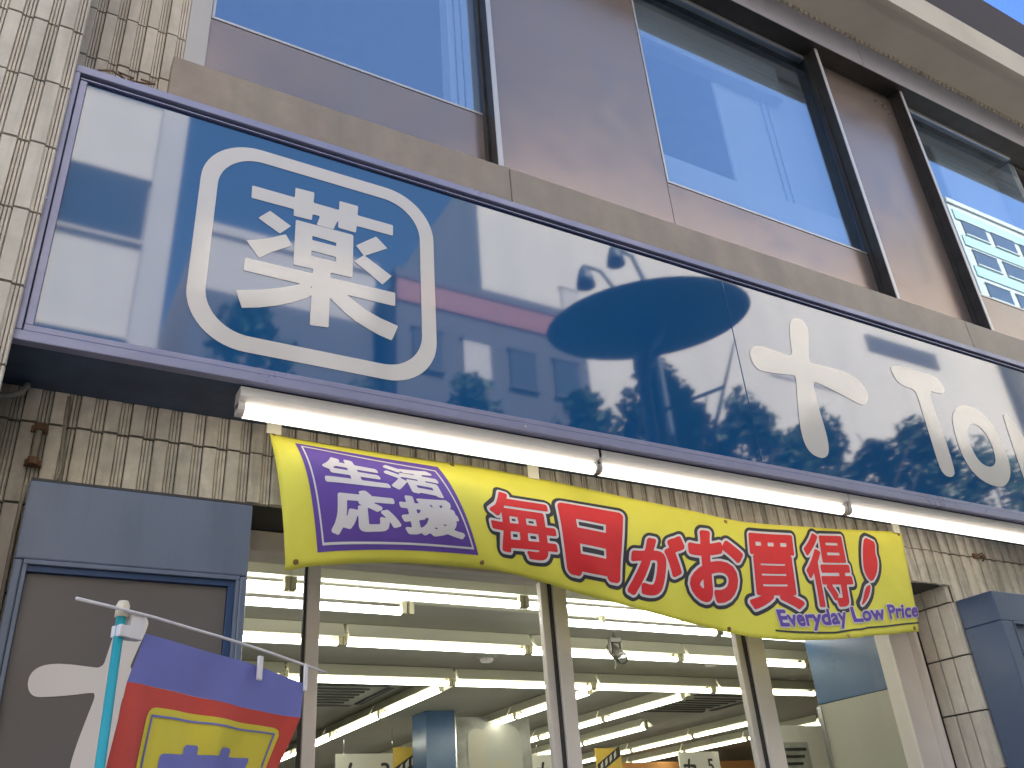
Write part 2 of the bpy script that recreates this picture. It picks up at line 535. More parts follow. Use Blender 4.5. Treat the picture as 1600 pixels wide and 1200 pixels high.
# --- wall above the shop front and beside the window band
wall = boxes('wall', [((-0.152, 0.020, 2.748), (7.6, 0.45, 4.70)), ((-0.152, 0.020, 4.702), (0.256, 0.45, 7.40))], M['mortar'], bld, 0.0)
ncol = int((7.4 + 0.15) / PITCH)
for c in range(ncol):
    x = -0.137 + PITCH * c
    place_tile(wall, TM[('dirty', 1)], x, 0, 2.940)
    if x < 0.68 or x > 4.54:
        place_tile(wall, TM[('dirty', 1)], x, 0, 2.658)
    elif x < 4.52:
        place_tile(wall, TM[('rib', .68)], x, 0, 2.748)
for r in range(6):
    for c in range(5):
        x = -0.150 + PITCH * c
        if x + PITCH < 0.27: place_tile(wall, TM[('rib', 1)], x, 0, 4.06 + ROW * r)

# --- wall left of the opening, pier right of it
left_wall = box('left_wall', (-0.152, 0.020, 0.0), (0.70, 0.45, 2.746), M['mortar'], bld, 0.0)
for r in range(9):
    for c in range(3):
        place_tile(left_wall, TM[('rib', 1)], -0.137 + PITCH * c, 0, 2.658 - ROW * (r + 1))
right_pier = box('right_pier', (4.560, 0.020, 0.0), (7.6, 0.9, 2.746), M['mortar'], bld, 0.0)
for r in range(9):
    z = 2.658 - ROW * r
    for c in range(4):
        if r > 0 and c < 1: place_tile(right_pier, TM[('flat', 1)], 4.545 + PITCH * c, 0, z)
        if c < 3:
            place_tile(right_pier, TM[('flat', 1)], 4.541, 0.012 + PITCH * (c + 1), z if r else 2.376 + ROW, rad(-90))

# --- window band on the upper floor
def seg_box(name, a, b, m, bev=0.004): return box(name, a, b, m, bld, bev)
for x0, x1 in ((0.219, 1.878), (1.882, 5.578), (5.582, 7.6)):
    seg_box('sill_band', (x0, -0.06, 4.25), (x1, 0.012, 4.712), M['sill'])
seg_box('window_jamb', (0.262, 0.02, 4.716), (0.358, 0.14, 7.146), M['jamb_grey'])
PY = 0.05
for x0, x1, z0, z1 in ((0.360, 1.815, 4.716, 5.150), (1.850, 3.080, 4.716, 7.146), (3.083, 4.875, 4.716, 5.150),
                       (4.912, 5.898, 4.716, 7.146), (5.936, 7.6, 4.716, 5.150)):
    seg_box('cladding_panel', (x0, PY, z0), (x1, PY + 0.04, z1), M['panel_mauve'], 0.002)
for x in (1.817, 4.878, 5.900):
    o = seg_box('mullion', (x, -0.050, 4.714), (x + 0.031, 0.088, 7.146), M['bronze'], 0.002)
    box('edge_strip', (x + 0.003, -0.0555, 4.716), (x + 0.034, -0.0505, 7.144), M['alu_edge'], o, 0.001)
    box('glazing_bead', (x - 0.012, 0.02, 4.716), (x - 0.0005, 0.049, 7.144), M['bronze'], o, 0.001)
win_no = 0
for x0, x1 in ((0.362, 1.804), (3.084, 4.864), (5.936, 7.6)):
    fr = boxes('window', [((x0, PY - 0.004, 5.152), (x1, PY + 0.05, 5.1675)), ((x0, PY - 0.004, 7.1155), (x1, PY + 0.05, 7.146)),
                          ((x0, PY - 0.004, 5.1685), (x0 + 0.0135, PY + 0.05, 7.1145))], M['alu_edge'], bld, 0.001)
    box('pane', (x0 + 0.014, PY + 0.003, 5.168), (x1 - 0.001, PY + 0.009, 7.115), M['win_glass'], fr, 0.0)
    # room behind
    if win_no == 0:
        bl = box('blind', (1.66, 0.13, 5.10), (2.25, 0.225, 7.1), M['blind'], fr, 0.004)
        for cx in (1.70, 1.745): tube('blind_cord', [(cx, 0.122, 5.15), (cx, 0.122, 7.1)], 0.004, M['cord'], fr, 6)
    elif win_no == 1:
        box('blind', (4.02, 0.30, 5.10), (5.3, 0.325, 7.1), M['blind'], fr, 0.004)
        for cx in (4.50, 4.57): tube('blind_cord', [(cx, 0.293, 5.15), (cx, 0.293, 7.1)], 0.005, M['cord'], fr, 6)
        box('inner_sill', (3.0, 0.13, 4.72), (4.86, 0.24, 5.50), M['blind'], fr, 0.01)
        box('pelmet', (3.0, 0.20, 6.72), (4.7, 0.34, 7.1), M['room_wall'], fr, 0.03)
    else:
        box('blind', (6.7, 0.25, 5.10), (7.6, 0.275, 7.1), M['blind'], fr, 0.004)
    win_no += 1
boxes('upper_room', [((0.26, 3.0, 4.72), (7.6, 3.1, 7.1)), ((0.26, 0.46, 4.704), (7.6, 3.0, 4.718)), ((0.26, 0.15, 7.16), (7.6, 3.1, 7.3)),
                     ((7.61, 0.09, 4.72), (7.7, 3.0, 7.1)), ((0.1, 0.46, 4.72), (0.25, 3.0, 7.1))], M['room_wall'], bld, 0.0)
# --- head beam, ribbed strip, soffit and cornice
for x0, x1 in ((0.262, 2.498), (2.502, 5.418), (5.422, 8.4), (8.404, 12.5)):
    seg_box('head_beam', (x0, -0.10, 7.156), (x1, 0.14, 7.462), M['beam_lilac'], 0.004)
seg_box('head_frame', (0.262, 0.10, 7.120), (12.5, 0.146, 7.1465), M['bronze'], 0.002)
seg_box('beam_shade_plate', (0.262, -0.096, 7.147), (12.5, 0.146, 7.1545), M['bronze'], 0.0)  # dark plate added, its colour carries the shade under the beam
bmr = bmesh.new()
for k in range(int(12.2 / 0.06)):
    x = 0.27 + k * 0.06
    add_box(bmr, (x, -0.112, 7.4635), (x + 0.030, 0.02, 7.50), 0.0)
o = bm_obj('ribbed_strip', bmr, M['tile'], bld); o['kind'] = 'stuff'
extrude_profile('cornice', [(-0.10, 7.502), (-0.40, 7.502), (-0.405, 7.488), (-0.43, 7.488), (-0.435, 7.474), (-0.462, 7.474), (-0.466, 7.462), (-0.508, 7.462), (-0.512, 7.790), (-0.45, 7.83), (0.30, 7.83), (0.30, 7.502)], 'x', -0.10, 14.0, M['cornice'], bld)
boxes('upper_wall', [((-0.152, 0.302, 7.40), (14.0, 0.6, 9.88))], M['dark_panel'], bld, 0.0)
seg_box('spandrel', (0.3, 0.02, 7.834), (14.0, 0.30, 9.84), M['dark_panel'], 0.0)
uw = boxes('window', [((0.3, 0.02, 9.842), (14.0, 0.1, 9.90)), ((0.3, 0.02, 11.6), (14.0, 0.1, 11.7))], M['dark_panel'], bld, 0.0)
box('pane', (0.3, 0.05, 9.9), (14.0, 0.056, 11.6), M['upper_glass'], uw, 0.0)
boxes('rear_block', [((-1.8, 3.2, 3.3), (14.0, 12.0, 11.7)), ((-1.8, 0.62, 9.905), (0.29, 3.19, 11.7)), ((0.3, 2.0, 7.9), (14.0, 3.19, 11.7))], M['room_wall'], bld, 0.0)

# --- the entrance: aluminium frame, posts and glass
ent = boxes('entrance_frame', [((0.70, 0.27, 2.66), (4.54, 0.40, 2.744)),
                               ((4.335, 0.30, 0.0), (4.50, 0.40, 2.658)), ((4.503, 0.26, 0.0), (4.53, 0.40, 2.658)), ((0.702, 0.29, 0.0), (0.75, 0.40, 2.658))], M['door_alu'], bld, 0.003)
for x0, x1, back in ((1.000, 1.062, 0.04), (2.112, 2.192, 0.05), (3.225, 3.340, 0.05)):
    p = box('door_post', (x0 + 0.012, 0.272, 0.0), (x1, 0.272 + back + 0.03, 2.658), M['door_alu'], ent, 0.004)
    box('gasket', (x0, 0.285, 0.0), (x0 + 0.011, 0.30, 2.656), M['gasket_and_shade'], ent, 0.0)
    if x0 > 1.5: box('stile', (x0 - 0.035, 0.302, 0.0), (x0 + 0.010, 0.335, 2.655), M['door_alu'], ent, 0.003)
for x0, x1 in ((0.752, 0.999), (1.063, 2.076), (2.193, 3.189), (3.341, 4.333)):
    box('pane', (x0, 0.316, 0.05), (x1, 0.324, 2.659), M['shop_glass'], ent, 0.0)

# --- inside of the shop
CEIL = 2.80
boxes('ceiling', [((-3.0, 0.46, CEIL), (13.0, 12.5, CEIL + 0.1))], M['ceiling'], bld, 0.0)
boxes('lintel_soffit', [((0.70, 0.41, 2.70), (7.6, 0.455, 2.84))], M['ceiling'], bld, 0.0)
boxes('floor', [((-3.0, 0.0, 0.0), (13.0, 12.5, 0.10))], M['floor'], bld, 0.0)
boxes('interior_wall', [((-3.0, 12.5, 0.1), (13.0, 12.6, 2.8)), ((-3.1, 0.46, 0.1), (-3.0, 12.5, 2.8)), ((-3.0, 0.455, 0.1), (0.699, 0.50, 2.8)), ((4.7, 0.905, 0.1), (13.0, 0.95, 2.8))], M['interior_wall'], bld, 0.0)
boxes('side_wall', [((13.0, 0.46, 0.1), (13.1, 12.5, 2.8))], M['interior_orange'], bld, 0.0)
boxes('orange_wall', [((7.5, 7.3, 0.1), (13.0, 7.45, 2.64))], M['interior_orange'], bld, 0.004)
pt = box('partition', (4.46, 0.41, 0.1), (4.64, 1.02, 2.278), M['partition_grey'], bld, 0.003)
box('upper_panel', (4.46, 0.41, 2.281), (4.64, 1.02, 2.80), M['partition_blue'], pt, 0.003)
box('corner_strip', (4.448, 1.0, 0.1), (4.459, 1.03, 2.27), M['chrome'], pt, 0.002)

# ================================================================== ceiling lights of the shop
def fixture_parts(L, bare):
    """along +x from the origin, tube axis at z=0"""
    res = []
    if bare:
        bm = bmesh.new(); add_box(bm, (0.0, -0.028, 0.045), (L, 0.028, 0.098), 0.004)
        me = bpy.data.meshes.new('batten_body'); bm.to_mesh(me); bm.free(); me.materials.append(M['trough']); res.append(('body', me))
    else:
        prof = [(-0.085, 0.018), (-0.035, 0.060), (0.035, 0.060), (0.085, 0.018), (0.088, 0.022), (0.045, 0.096), (-0.045, 0.096), (-0.088, 0.022)]
        n = len(prof); bm = bmesh.new()
        va = [bm.verts.new((0.012, p[0], p[1])) for p in prof]; vb = [bm.verts.new((L - 0.012, p[0], p[1])) for p in prof]
        for i in range(n): bm.faces.new((va[i], va[(i + 1) % n], vb[(i + 1) % n], vb[i]))
        bm.faces.new(va[::-1]); bm.faces.new(vb)
        bmesh.ops.recalc_face_normals(bm, faces=bm.faces)
        me = bpy.data.meshes.new('reflector'); bm.to_mesh(me); bm.free(); me.materials.append(M['trough']); res.append(('reflector', me))
    bm = bmesh.new()
    r = 0.019 if bare else 0.016
    add_tube(bm, [(0.03, 0, 0), (L - 0.03, 0, 0)], r, 10)
    me = bpy.data.meshes.new('tube'); bm.to_mesh(me); bm.free(); me.materials.append(M['shop_tube_bare' if bare else 'shop_tube'])
    for p in me.polygons: p.use_smooth = True
    res.append(('tube', me))
    for e in ((0.002, 0.028), (L - 0.028, L - 0.002)):
        bm = bmesh.new(); add_box(bm, (e[0], -0.016, -0.014), (e[1], 0.016, 0.070), 0.003)
        me = bpy.data.meshes.new('socket'); bm.to_mesh(me); bm.free(); me.materials.append(M['socket']); res.append(('lamp_holder', me))
    return res

FX = {False: fixture_parts(1.2, False), True: fixture_parts(1.2, True)}

def ceiling_light(x, y, along, bare, label, group, lit=True):
    root = thing('ceiling_light', label, 'ceiling light', (x, y, 2.70), group)
    if along == 'y': root.rotation_euler.z = rad(90)
    for nm, me in FX[bare]:
        if nm == 'tube' and not lit: continue
        o = bpy.data.objects.new(nm, me); COL.objects.link(o); o.parent = root
        if nm == 'tube' or nm == 'lamp_holder' or True: o.location = (0, 0, 0)
    return root

for k, x in enumerate((-0.1, 1.1, 2.3)):
    ceiling_light(x, 0.83, 'x', True, 'bare fluorescent batten in the row just behind the shop glass', 'bare tubes right behind the glass')
ceiling_light(0.57, 1.09, 'x', True, 'lit bare batten of the second row, ending beside an unlit batten', 'second row of bare tubes')
ceiling_light(1.78, 1.09, 'x', True, 'unlit batten without a tube in the second row behind the glass', 'second row of bare tubes', lit=False)
for x in (2.62, 3.82): ceiling_light(x, 1.09, 'x', True, 'lit bare batten of the second row beyond the unlit batten', 'second row of bare tubes')
for x in (0.49, 1.69, 2.89, 4.09): ceiling_light(x, 1.80, 'x', False, 'reflector fluorescent light in the row crossing behind the hanging camera', 'third row of shop lights')
for x in (0.46, 1.66, 2.86, 4.06, 5.26): ceiling_light(x, 2.82, 'x', False, 'reflector fluorescent light in the crosswise row where the aisle rows begin', 'fourth row of shop lights')
for x, y0, n, w in ((2.88, 3.02, 4, 'first'), (4.16, 3.0, 5, 'second'), (5.18, 3.1, 5, 'third'), (6.03, 4.75, 4, 'fourth'), (7.18, 4.2, 4, 'fifth'), (8.2, 4.4, 4, 'sixth')):
    for k in range(n):
        ceiling_light(x, y0 + 1.2 * k, 'y', False, 'reflector light in the %s row running into the shop, counted from the flag' % w, 'aisle rows of shop lights')

# air-conditioning cassettes
def cassette(x0, x1, y0, y1, label):
    t = thing('air_conditioner', label, 'air conditioner', ((x0 + x1) / 2, (y0 + y1) / 2, CEIL - 0.03), 'ceiling cassettes')
    boxes('cover', [((x0, y0, CEIL - 0.025), (x1, y1, CEIL - 0.002))], M['ac_white'], t, 0.006)
    w = 0.06
    for a, b in (((x0 + .1, y0 + .05, CEIL - .032), (x1 - .1, y0 + .05 + w, CEIL - .0255)), ((x0 + .1, y1 - .05 - w, CEIL - .032), (x1 - .1, y1 - .05, CEIL - .0255)),
                 ((x0 + .03, y0 + .15, CEIL - .032), (x0 + .03 + w, y1 - .15, CEIL - .0255)), ((x1 - .03 - w, y0 + .15, CEIL - .032), (x1 - .03, y1 - .15, CEIL - .0255))):
        box('air_slot', a, b, M['ac_dark'], t, 0.002)
    for k in range(6):
        yy = y0 + 0.22 + k * (y1 - y0 - 0.44) / 5
        box('grille_slat', (x0 + .2, yy - .012, CEIL - .034), (x1 - .2, yy + .012, CEIL - .0255), M['ac_dark'], t, 0.001)
cassette(1.70, 2.70, 3.25, 4.25, 'flush ceiling air-conditioning cassette beside the first aisle light row')
cassette(5.45, 6.45, 3.3, 4.3, 'flush ceiling air-conditioning cassette beyond the third aisle light row')

# smoke detectors
for x, y, lab in ((2.90, 2.36, 'round white smoke detector on the ceiling between two crosswise light rows'), (4.72, 2.2, 'round smoke detector on the ceiling near the hanging camera')):
    t = thing('smoke_detector', lab, 'smoke detector', (x, y, CEIL))
    for nm, r0, z0, z1, m in (('base', 0.07, CEIL - .02, CEIL - .001, 'ac_white'), ('dome', 0.045, CEIL - .045, CEIL - .0205, 'white_plastic')):
        bm = bmesh.new(); add_tube(bm, [(x, y, z1), (x, y, (z0 + z1) / 2), (x, y, z0)], [r0, r0, r0 * .8], 16)
        bmesh.ops.recalc_face_normals(bm, faces=bm.faces); bm_obj(nm, bm, M[m], t)

# hanging camera
t = thing('security_camera', 'small dark security camera hanging from the ceiling between the light rows', 'camera', (3.22, 1.34, CEIL))
tube('stem', [(3.22, 1.34, CEIL - 0.002), (3.22, 1.34, 2.70)], 0.012, M['metal_dark'], t)
box('bracket', (3.18, 1.325, 2.668), (3.26, 1.355, 2.700), M['metal_dark'], t, 0.004)
for s in (3.176, 3.254): box('yoke_arm', (s, 1.33, 2.60), (s + 0.010, 1.35, 2.69), M['metal_dark'], t, 0.002)
bm = bmesh.new(); add_tube(bm, [(3.235, 1.41, 2.655), (3.22, 1.34, 2.61), (3.205, 1.27, 2.565)], [0.032, 0.034, 0.034], 14)
bmesh.ops.recalc_face_normals(bm, faces=bm.faces); bo = bm_obj('housing', bm, M['metal_dark'], t, True)
bm = bmesh.new(); add_tube(bm, [(3.2065, 1.276, 2.569), (3.200, 1.246, 2.550)], [0.025, 0.027], 14)
bmesh.ops.recalc_face_normals(bm, faces=bm.faces); bm_obj('lens_hood', bm, M['chrome'], bo, True)
tube('cable', [(3.24, 1.42, 2.66), (3.27, 1.44, 2.62), (3.265, 1.42, 2.56), (3.24, 1.40, 2.53)], 0.004, M['cable_grey'], t, 6)

# hanging signs
def text_print(name, body, x0, x1, z0, z1, y, m, parent, iso=-0.0, res=None):
    L = glyph_loops(body)
    P = np.array([p for lp in L for p in lp]); lo, hi = P.min(0), P.max(0)
    s = (hi - lo)
    L2 = [[(x0 + (a - lo[0]) / s[0] * (x1 - x0), z0 + (b - lo[1]) / s[1] * (z1 - z0)) for a, b in lp] for lp in L]
    return flat_print(name, [L2], y, m, parent, res or (z1 - z0) / 28, iso, True)

def cross_loop(cx, cz, s):
    C = np.array(CROSS); c0 = np.array([3.470, 3.660])
    return smooth_loop([tuple(np.array([cx, cz]) + (p - c0) * s) for p in C], it=1)

KANJI = [[[[0.5485, 3.9136], [1.1299, 3.9121], [1.1296, 3.8575], [0.5499, 3.8526]]], [[[0.7157, 3.9629], [0.7928, 3.9664], [0.788, 3.8243], [0.7149, 3.8217]]], [[[0.8976, 3.9597], [0.9772, 3.9604], [0.9698, 3.8209], [0.8948, 3.8226]]], [[[0.8217, 3.862], [0.8938, 3.8623], [0.8767, 3.8091], [0.8079, 3.8087]]], [[[0.7245, 3.8051], [0.9594, 3.8062], [0.9593, 3.598], [0.7252, 3.591]], [[0.7922, 3.7484], [0.8907, 3.7448], [0.8893, 3.7282], [0.793, 3.7283]], [[0.791, 3.6772], [0.8907, 3.6764], [0.8914, 3.6529], [0.7919, 3.6533]]], [[[0.6238, 3.8147], [0.7076, 3.768], [0.6669, 3.7185], [0.5814, 3.7654]]], [[[0.5453, 3.6476], [0.6208, 3.6802], [0.6897, 3.7224], [0.7168, 3.6775], [0.6466, 3.6275], [0.5966, 3.5825]]], [[[1.0558, 3.8298], [1.1057, 3.7849], [1.0058, 3.7167], [0.9708, 3.7576]]], [[[1.0058, 3.7204], [1.1234, 3.6526], [1.0833, 3.5991], [1.0191, 3.6441], [0.964, 3.6784]]], [[[0.5467, 3.5693], [1.1377, 3.5755], [1.1373, 3.5114], [0.5446, 3.5116]]], [[[0.802, 3.6224], [0.87, 3.6216], [0.8708, 3.3458], [0.799, 3.339]]], [[[0.5251, 3.4189], [0.614, 3.4455], [0.6944, 3.478], [0.7828, 3.5232], [0.813, 3.4874], [0.7856, 3.4562], [0.7254, 3.4181], [0.6718, 3.3907], [0.6085, 3.3662], [0.5515, 3.3498]]], [[[0.8575, 3.5478], [0.8994, 3.5319], [0.9417, 3.509], [1.0148, 3.4631], [1.076, 3.4398], [1.1492, 3.4218], [1.122, 3.3492], [1.0701, 3.3616], [1.0216, 3.3799], [0.9735, 3.4015], [0.9315, 3.4278], [0.8714, 3.4796]]]]
CROSS = [[3.4236, 4.0047], [3.4475, 4.0397], [3.4868, 4.0578], [3.5284, 4.0603], [3.561, 4.0334], [3.5618, 3.9929], [3.5223, 3.8693], [3.4958, 3.7741], [3.5816, 3.7819], [3.7059, 3.7845], [3.8151, 3.7765], [3.8851, 3.7348], [3.9142, 3.679], [3.8983, 3.6259], [3.8519, 3.5896], [3.8034, 3.5912], [3.7034, 3.6206], [3.6028, 3.6438], [3.5219, 3.6618], [3.4887, 3.6614], [3.4811, 3.5978], [3.4792, 3.4923], [3.4841, 3.3904], [3.4825, 3.3094], [3.4652, 3.247], [3.4323, 3.2173], [3.3915, 3.2081], [3.3337, 3.2213], [3.3045, 3.2652], [3.2989, 3.338], [3.3127, 3.4306], [3.3357, 3.5374], [3.3659, 3.6646], [3.3488, 3.6716], [3.2555, 3.657], [3.1658, 3.6483], [3.1036, 3.6454], [3.0739, 3.6702], [3.0614, 3.7146], [3.0707, 3.7591], [3.1056, 3.7886], [3.1585, 3.801], [3.2337, 3.8001], [3.3079, 3.7921], [3.3772, 3.786], [3.3907, 3.861], [3.4013, 3.9308]]
LT = [[4.1984, 3.9118], [4.3063, 3.9294], [4.5145, 3.932], [4.5925, 3.9241], [4.6345, 3.89], [4.6436, 3.8491], [4.6152, 3.8132], [4.5554, 3.8072], [4.4833, 3.8083], [4.4697, 3.6901], [4.4811, 3.5426], [4.478, 3.3856], [4.4689, 3.2916], [4.4478, 3.267], [4.4142, 3.2515], [4.3703, 3.2558], [4.3455, 3.2842], [4.3421, 3.3428], [4.3459, 3.4858], [4.3499, 3.633], [4.3544, 3.7495], [4.3397, 3.7876], [4.2631, 3.7896], [4.2093, 3.8078], [4.1887, 3.8504], [4.1828, 3.8846]]
LO1 = [[4.6409, 3.687], [4.6954, 3.7388], [4.7682, 3.7683], [4.8565, 3.7754], [4.9406, 3.7547], [5.0043, 3.6935], [5.0406, 3.5976], [5.0478, 3.4981], [5.0338, 3.403], [4.9889, 3.3279], [4.9161, 3.2728], [4.8463, 3.2521], [4.7578, 3.2565], [4.6683, 3.2878], [4.6116, 3.351], [4.5869, 3.4474], [4.5941, 3.5622], [4.6153, 3.6471]]
LO2 = [[4.7407, 3.611], [4.7719, 3.64], [4.8213, 3.6547], [4.8732, 3.6402], [4.9145, 3.5881], [4.9268, 3.5138], [4.9144, 3.4423], [4.882, 3.3973], [4.828, 3.3745], [4.7714, 3.3773], [4.7237, 3.4128], [4.7048, 3.4892], [4.715, 3.5657]]
BAN_G = [[[0.727, -0.1, 2.987], [0.752, -0.2, 2.724], [0.798, -0.16, 2.457]], [[0.812, -0.1, 2.973], [0.848, -0.23, 2.756], [0.908, -0.17, 2.481]], [[1.106, -0.1, 2.969], [1.122, -0.24, 2.751], [1.2, -0.16, 2.521]], [[1.364, -0.1, 2.969], [1.417, -0.23, 2.753], [1.54, -0.14, 2.534]], [[1.571, -0.1, 2.972], [1.598, -0.2, 2.738], [1.695, -0.12, 2.533]], [[1.904, -0.1, 2.961], [1.919, -0.17, 2.721], [2.005, -0.1, 2.486]], [[2.281, -0.1, 2.938], [2.234, -0.14, 2.693], [2.243, -0.1, 2.45]], [[2.655, -0.1, 2.919], [2.577, -0.13, 2.647], [2.554, -0.11, 2.395]], [[2.982, -0.1, 2.901], [2.914, -0.13, 2.624], [2.884, -0.14, 2.345]], [[3.388, -0.1, 2.921], [3.327, -0.12, 2.645], [3.267, -0.15, 2.35]], [[3.788, -0.1, 2.948], [3.725, -0.12, 2.677], [3.681, -0.14, 2.396]], [[4.136, -0.1, 2.976], [4.082, -0.11, 2.709], [4.024, -0.12, 2.434]]]
BAN_U = [0.0, 0.0315, 0.1131, 0.2011, 0.2561, 0.3521, 0.4469, 0.5502, 0.6509, 0.7743, 0.8931, 1.0]
BAN = {
    'box': [[0.0302, 0.1101], [0.2014, 0.1162], [0.2026, 0.906], [0.031, 0.9342]],
    'line': [[0.0359, 0.1541], [0.1905, 0.1938], [0.1974, 0.863], [0.0386, 0.8923]],
    '生': [[0.0553, 0.2513], [0.109, 0.2614], [0.1178, 0.4544], [0.0536, 0.4792]],
    '活': [[0.1184, 0.2288], [0.1805, 0.2396], [0.1812, 0.487], [0.1233, 0.4546]],
    '応': [[0.059, 0.5443], [0.1189, 0.5315], [0.1192, 0.7884], [0.0523, 0.83]],
    '援': [[0.1266, 0.5299], [0.1859, 0.5244], [0.188, 0.7934], [0.1262, 0.7985]],
    '毎': [[0.2501, 0.2925], [0.3381, 0.2611], [0.3306, 0.7813], [0.2416, 0.8708]],
    '日': [[0.3587, 0.2896], [0.4389, 0.2435], [0.4293, 0.7976], [0.3473, 0.8221]],
    'が': [[0.4664, 0.3747], [0.5404, 0.2876], [0.5322, 0.7815], [0.4503, 0.885]],
    'お': [[0.5503, 0.2053], [0.6432, 0.1484], [0.6364, 0.7225], [0.5549, 0.7804]],
    '買': [[0.6566, 0.1226], [0.7515, 0.1152], [0.7504, 0.7395], [0.6535, 0.7589]],
    '得': [[0.77, 0.0814], [0.8551, 0.071], [0.8603, 0.7319], [0.7693, 0.7249]],
    '!': [[0.901, 0.0551], [0.9266, 0.0936], [0.8969, 0.7118], [0.8672, 0.723]],
    'ever': [[0.6949, 0.7737], [1.0017, 0.7398], [0.9997, 0.8976], [0.6996, 0.9331]],
    'uline': [[0.6875, 0.9313], [0.8053, 0.9494], [0.8786, 0.9324], [1.0017, 0.9194]],
}


def aisle_sign(x0, x1, z0, z1, y, num, label):
    t = thing('aisle_sign', label, 'hanging sign', ((x0 + x1) / 2, y, z0), 'aisle number signs')
    box('board', (x0, y, z0), (x1, y + 0.02, z1), M['board_white'], t, 0.003)
    h = z1 - z0
    flat_print('cross_emblem', [[cross_loop(x0 + 0.3 * h, z1 - 0.36 * h, 0.5 * h)]], y - 0.002, M['ink'], t, 0.008)
    text_print('number', num, x1 - 0.42 * h, x1 - 0.24 * h, z1 - 0.50 * h, z1 - 0.18 * h, y - 0.002, M['ink'], t, -0.004)
    for x in (x0 + 0.08, x1 - 0.08): tube('hanger', [(x, y + 0.01, z1 - 0.002), (x, y + 0.01, CEIL)], 0.003, M['chrome'], t, 6)
aisle_sign(2.955, 3.60, 2.10, 2.571, 5.5, '3', 'white hanging aisle board with a black cross and the number 3')
aisle_sign(5.36, 5.98, 2.14, 2.60, 6.0, '4', 'white hanging aisle board with a black cross and the number 4')
aisle_sign(7.42, 8.05, 2.14, 2.61, 6.0, '5', 'white hanging aisle board with a black cross and the number 5')

def pop_sign(x0, x1, z0, z1, y, label):
    t = thing('shelf_poster', label, 'poster', ((x0 + x1) / 2, y, z0), 'yellow shelf posters')
    box('card', (x0, y, z0), (x1, y + 0.006, z1), M['pop_yellow'], t, 0.001)
    w = x1 - x0
    a = (x0 + 0.04 * w, z0 + 0.30 * (z1 - z0)); b = (x1 - 0.04 * w, z0 + 0.78 * (z1 - z0)); hh = 0.11
    mesh('dark_band', [(a[0], y - .003, a[1]), (b[0], y - .003, b[1]), (b[0], y - .003, b[1] + hh), (a[0], y - .003, a[1] + hh)], [(0, 1, 2, 3)], M['ink'], t)
    for k in range(4):
        u = 0.12 + 0.2 * k
        px = a[0] + (b[0] - a[0]) * u; pz = a[1] + (b[1] - a[1]) * u + 0.02
        mesh('white_mark', [(px, y - .005, pz), (px + 0.035, y - .005, pz + 0.04), (px + 0.035, y - .005, pz + 0.10), (px, y - .005, pz + 0.06)], [(0, 1, 2, 3)], M['board_white'], t)
pop_sign(3.32, 3.66, 2.16, 2.56, 5.0, 'yellow shelf poster with a slanted dark band beside the blue column')
pop_sign(6.21, 6.57, 2.26, 2.66, 6.0, 'yellow shelf poster with a slanted dark band between two aisle boards')
t = thing('column', 'square column clad in blue beside the grey picture poster', 'column', (3.58, 4.55, 0.1))
box('shaft', (3.42, 4.50, 0.1), (3.70, 4.80, CEIL - 0.002), M['partition_blue'], t, 0.004)
box('trim', (3.7025, 4.505, 0.1), (3.715, 4.60, CEIL - 0.004), M['chrome'], t, 0.001)
t = thing('wall_poster', 'large pale grey picture poster hanging right of the blue column', 'poster', (4.1, 4.6, 1.8))
box('sheet', (3.735, 4.58, 1.7), (4.52, 4.59, 2.76), M['poster_grey'], t, 0.001)
flat_print('picture_shape', [[rrect(3.98, 4.42, 2.18, 2.70, 0.15)]], 4.577, M['ac_white'], t, 0.02)
flat_print('picture_shape', [[rrect(3.86, 4.05, 2.0, 2.66, 0.08)], [rrect(4.1, 4.3, 1.9, 2.4, 0.09)]], 4.574, M['partition_grey'], t, 0.02)
flat_print('picture_shape', [[rrect(4.2, 4.5, 1.9, 2.3, 0.1)]], 4.571, M['ac_white'], t, 0.02)
t = thing('wall_notice', 'grey notice sheet with dark text block seen through the right door glass', 'notice', (5.4, 2.2, 1.8))
box('sheet', (5.15, 2.2, 1.6), (5.95, 2.21, 2.34), M['board_white'], t, 0.001)
box('dark_block', (5.28, 2.194, 1.7), (5.55, 2.1985, 2.22), M['poster_grey'], t, 0.0)
for k in range(5): box('text_line', (5.30, 2.189, 2.16 - k * .05), (5.52 - .03 * (k % 3), 2.1935, 2.18 - k * .05), M['ink'], t, 0.0)

# ================================================================== the shop sign
SX0, SX1, SZ0, SZ1 = -0.137, 8.2, 3.052, 4.232
sg = thing('shop_sign', 'long glossy blue sign box with white medicine character, cross and lettering', 'sign', (3.0, -0.3, SZ0))
box('case', (SX0 + .004, -0.282, SZ0 + .004), (SX1 - .004, -0.003, SZ1 - .004), M['sign_under'], sg, 0.0)
fr = boxes('frame', [((SX0, -0.32, SZ1 - 0.036), (SX1, -0.2825, SZ1)), ((SX0, -0.32, SZ0), (SX1, -0.2825, SZ0 + 0.036)),
                     ((SX0, -0.32, SZ0 + 0.0365), (SX0 + 0.038, -0.2825, SZ1 - 0.0365)), ((SX1 - 0.038, -0.32, SZ0 + 0.0365), (SX1, -0.2825, SZ1 - 0.0365))], M['sign_frame'], sg, 0.003)
boxes('inner_bead', [((SX0 + .042, -0.312, SZ0 + 0.040), (SX1 - .042, -0.2825, SZ0 + 0.062)),
                     ((SX0 + .042, -0.312, SZ0 + 0.0625), (SX0 + 0.066, -0.2825, SZ1 - 0.064))], M['sign_frame'], fr, 0.002)
boxes('groove', [((SX0 + .042, -0.300, SZ1 - 0.0635), (SX1 - .042, -0.2825, SZ1 - 0.0365))], M['sign_groove'], fr, 0.0)
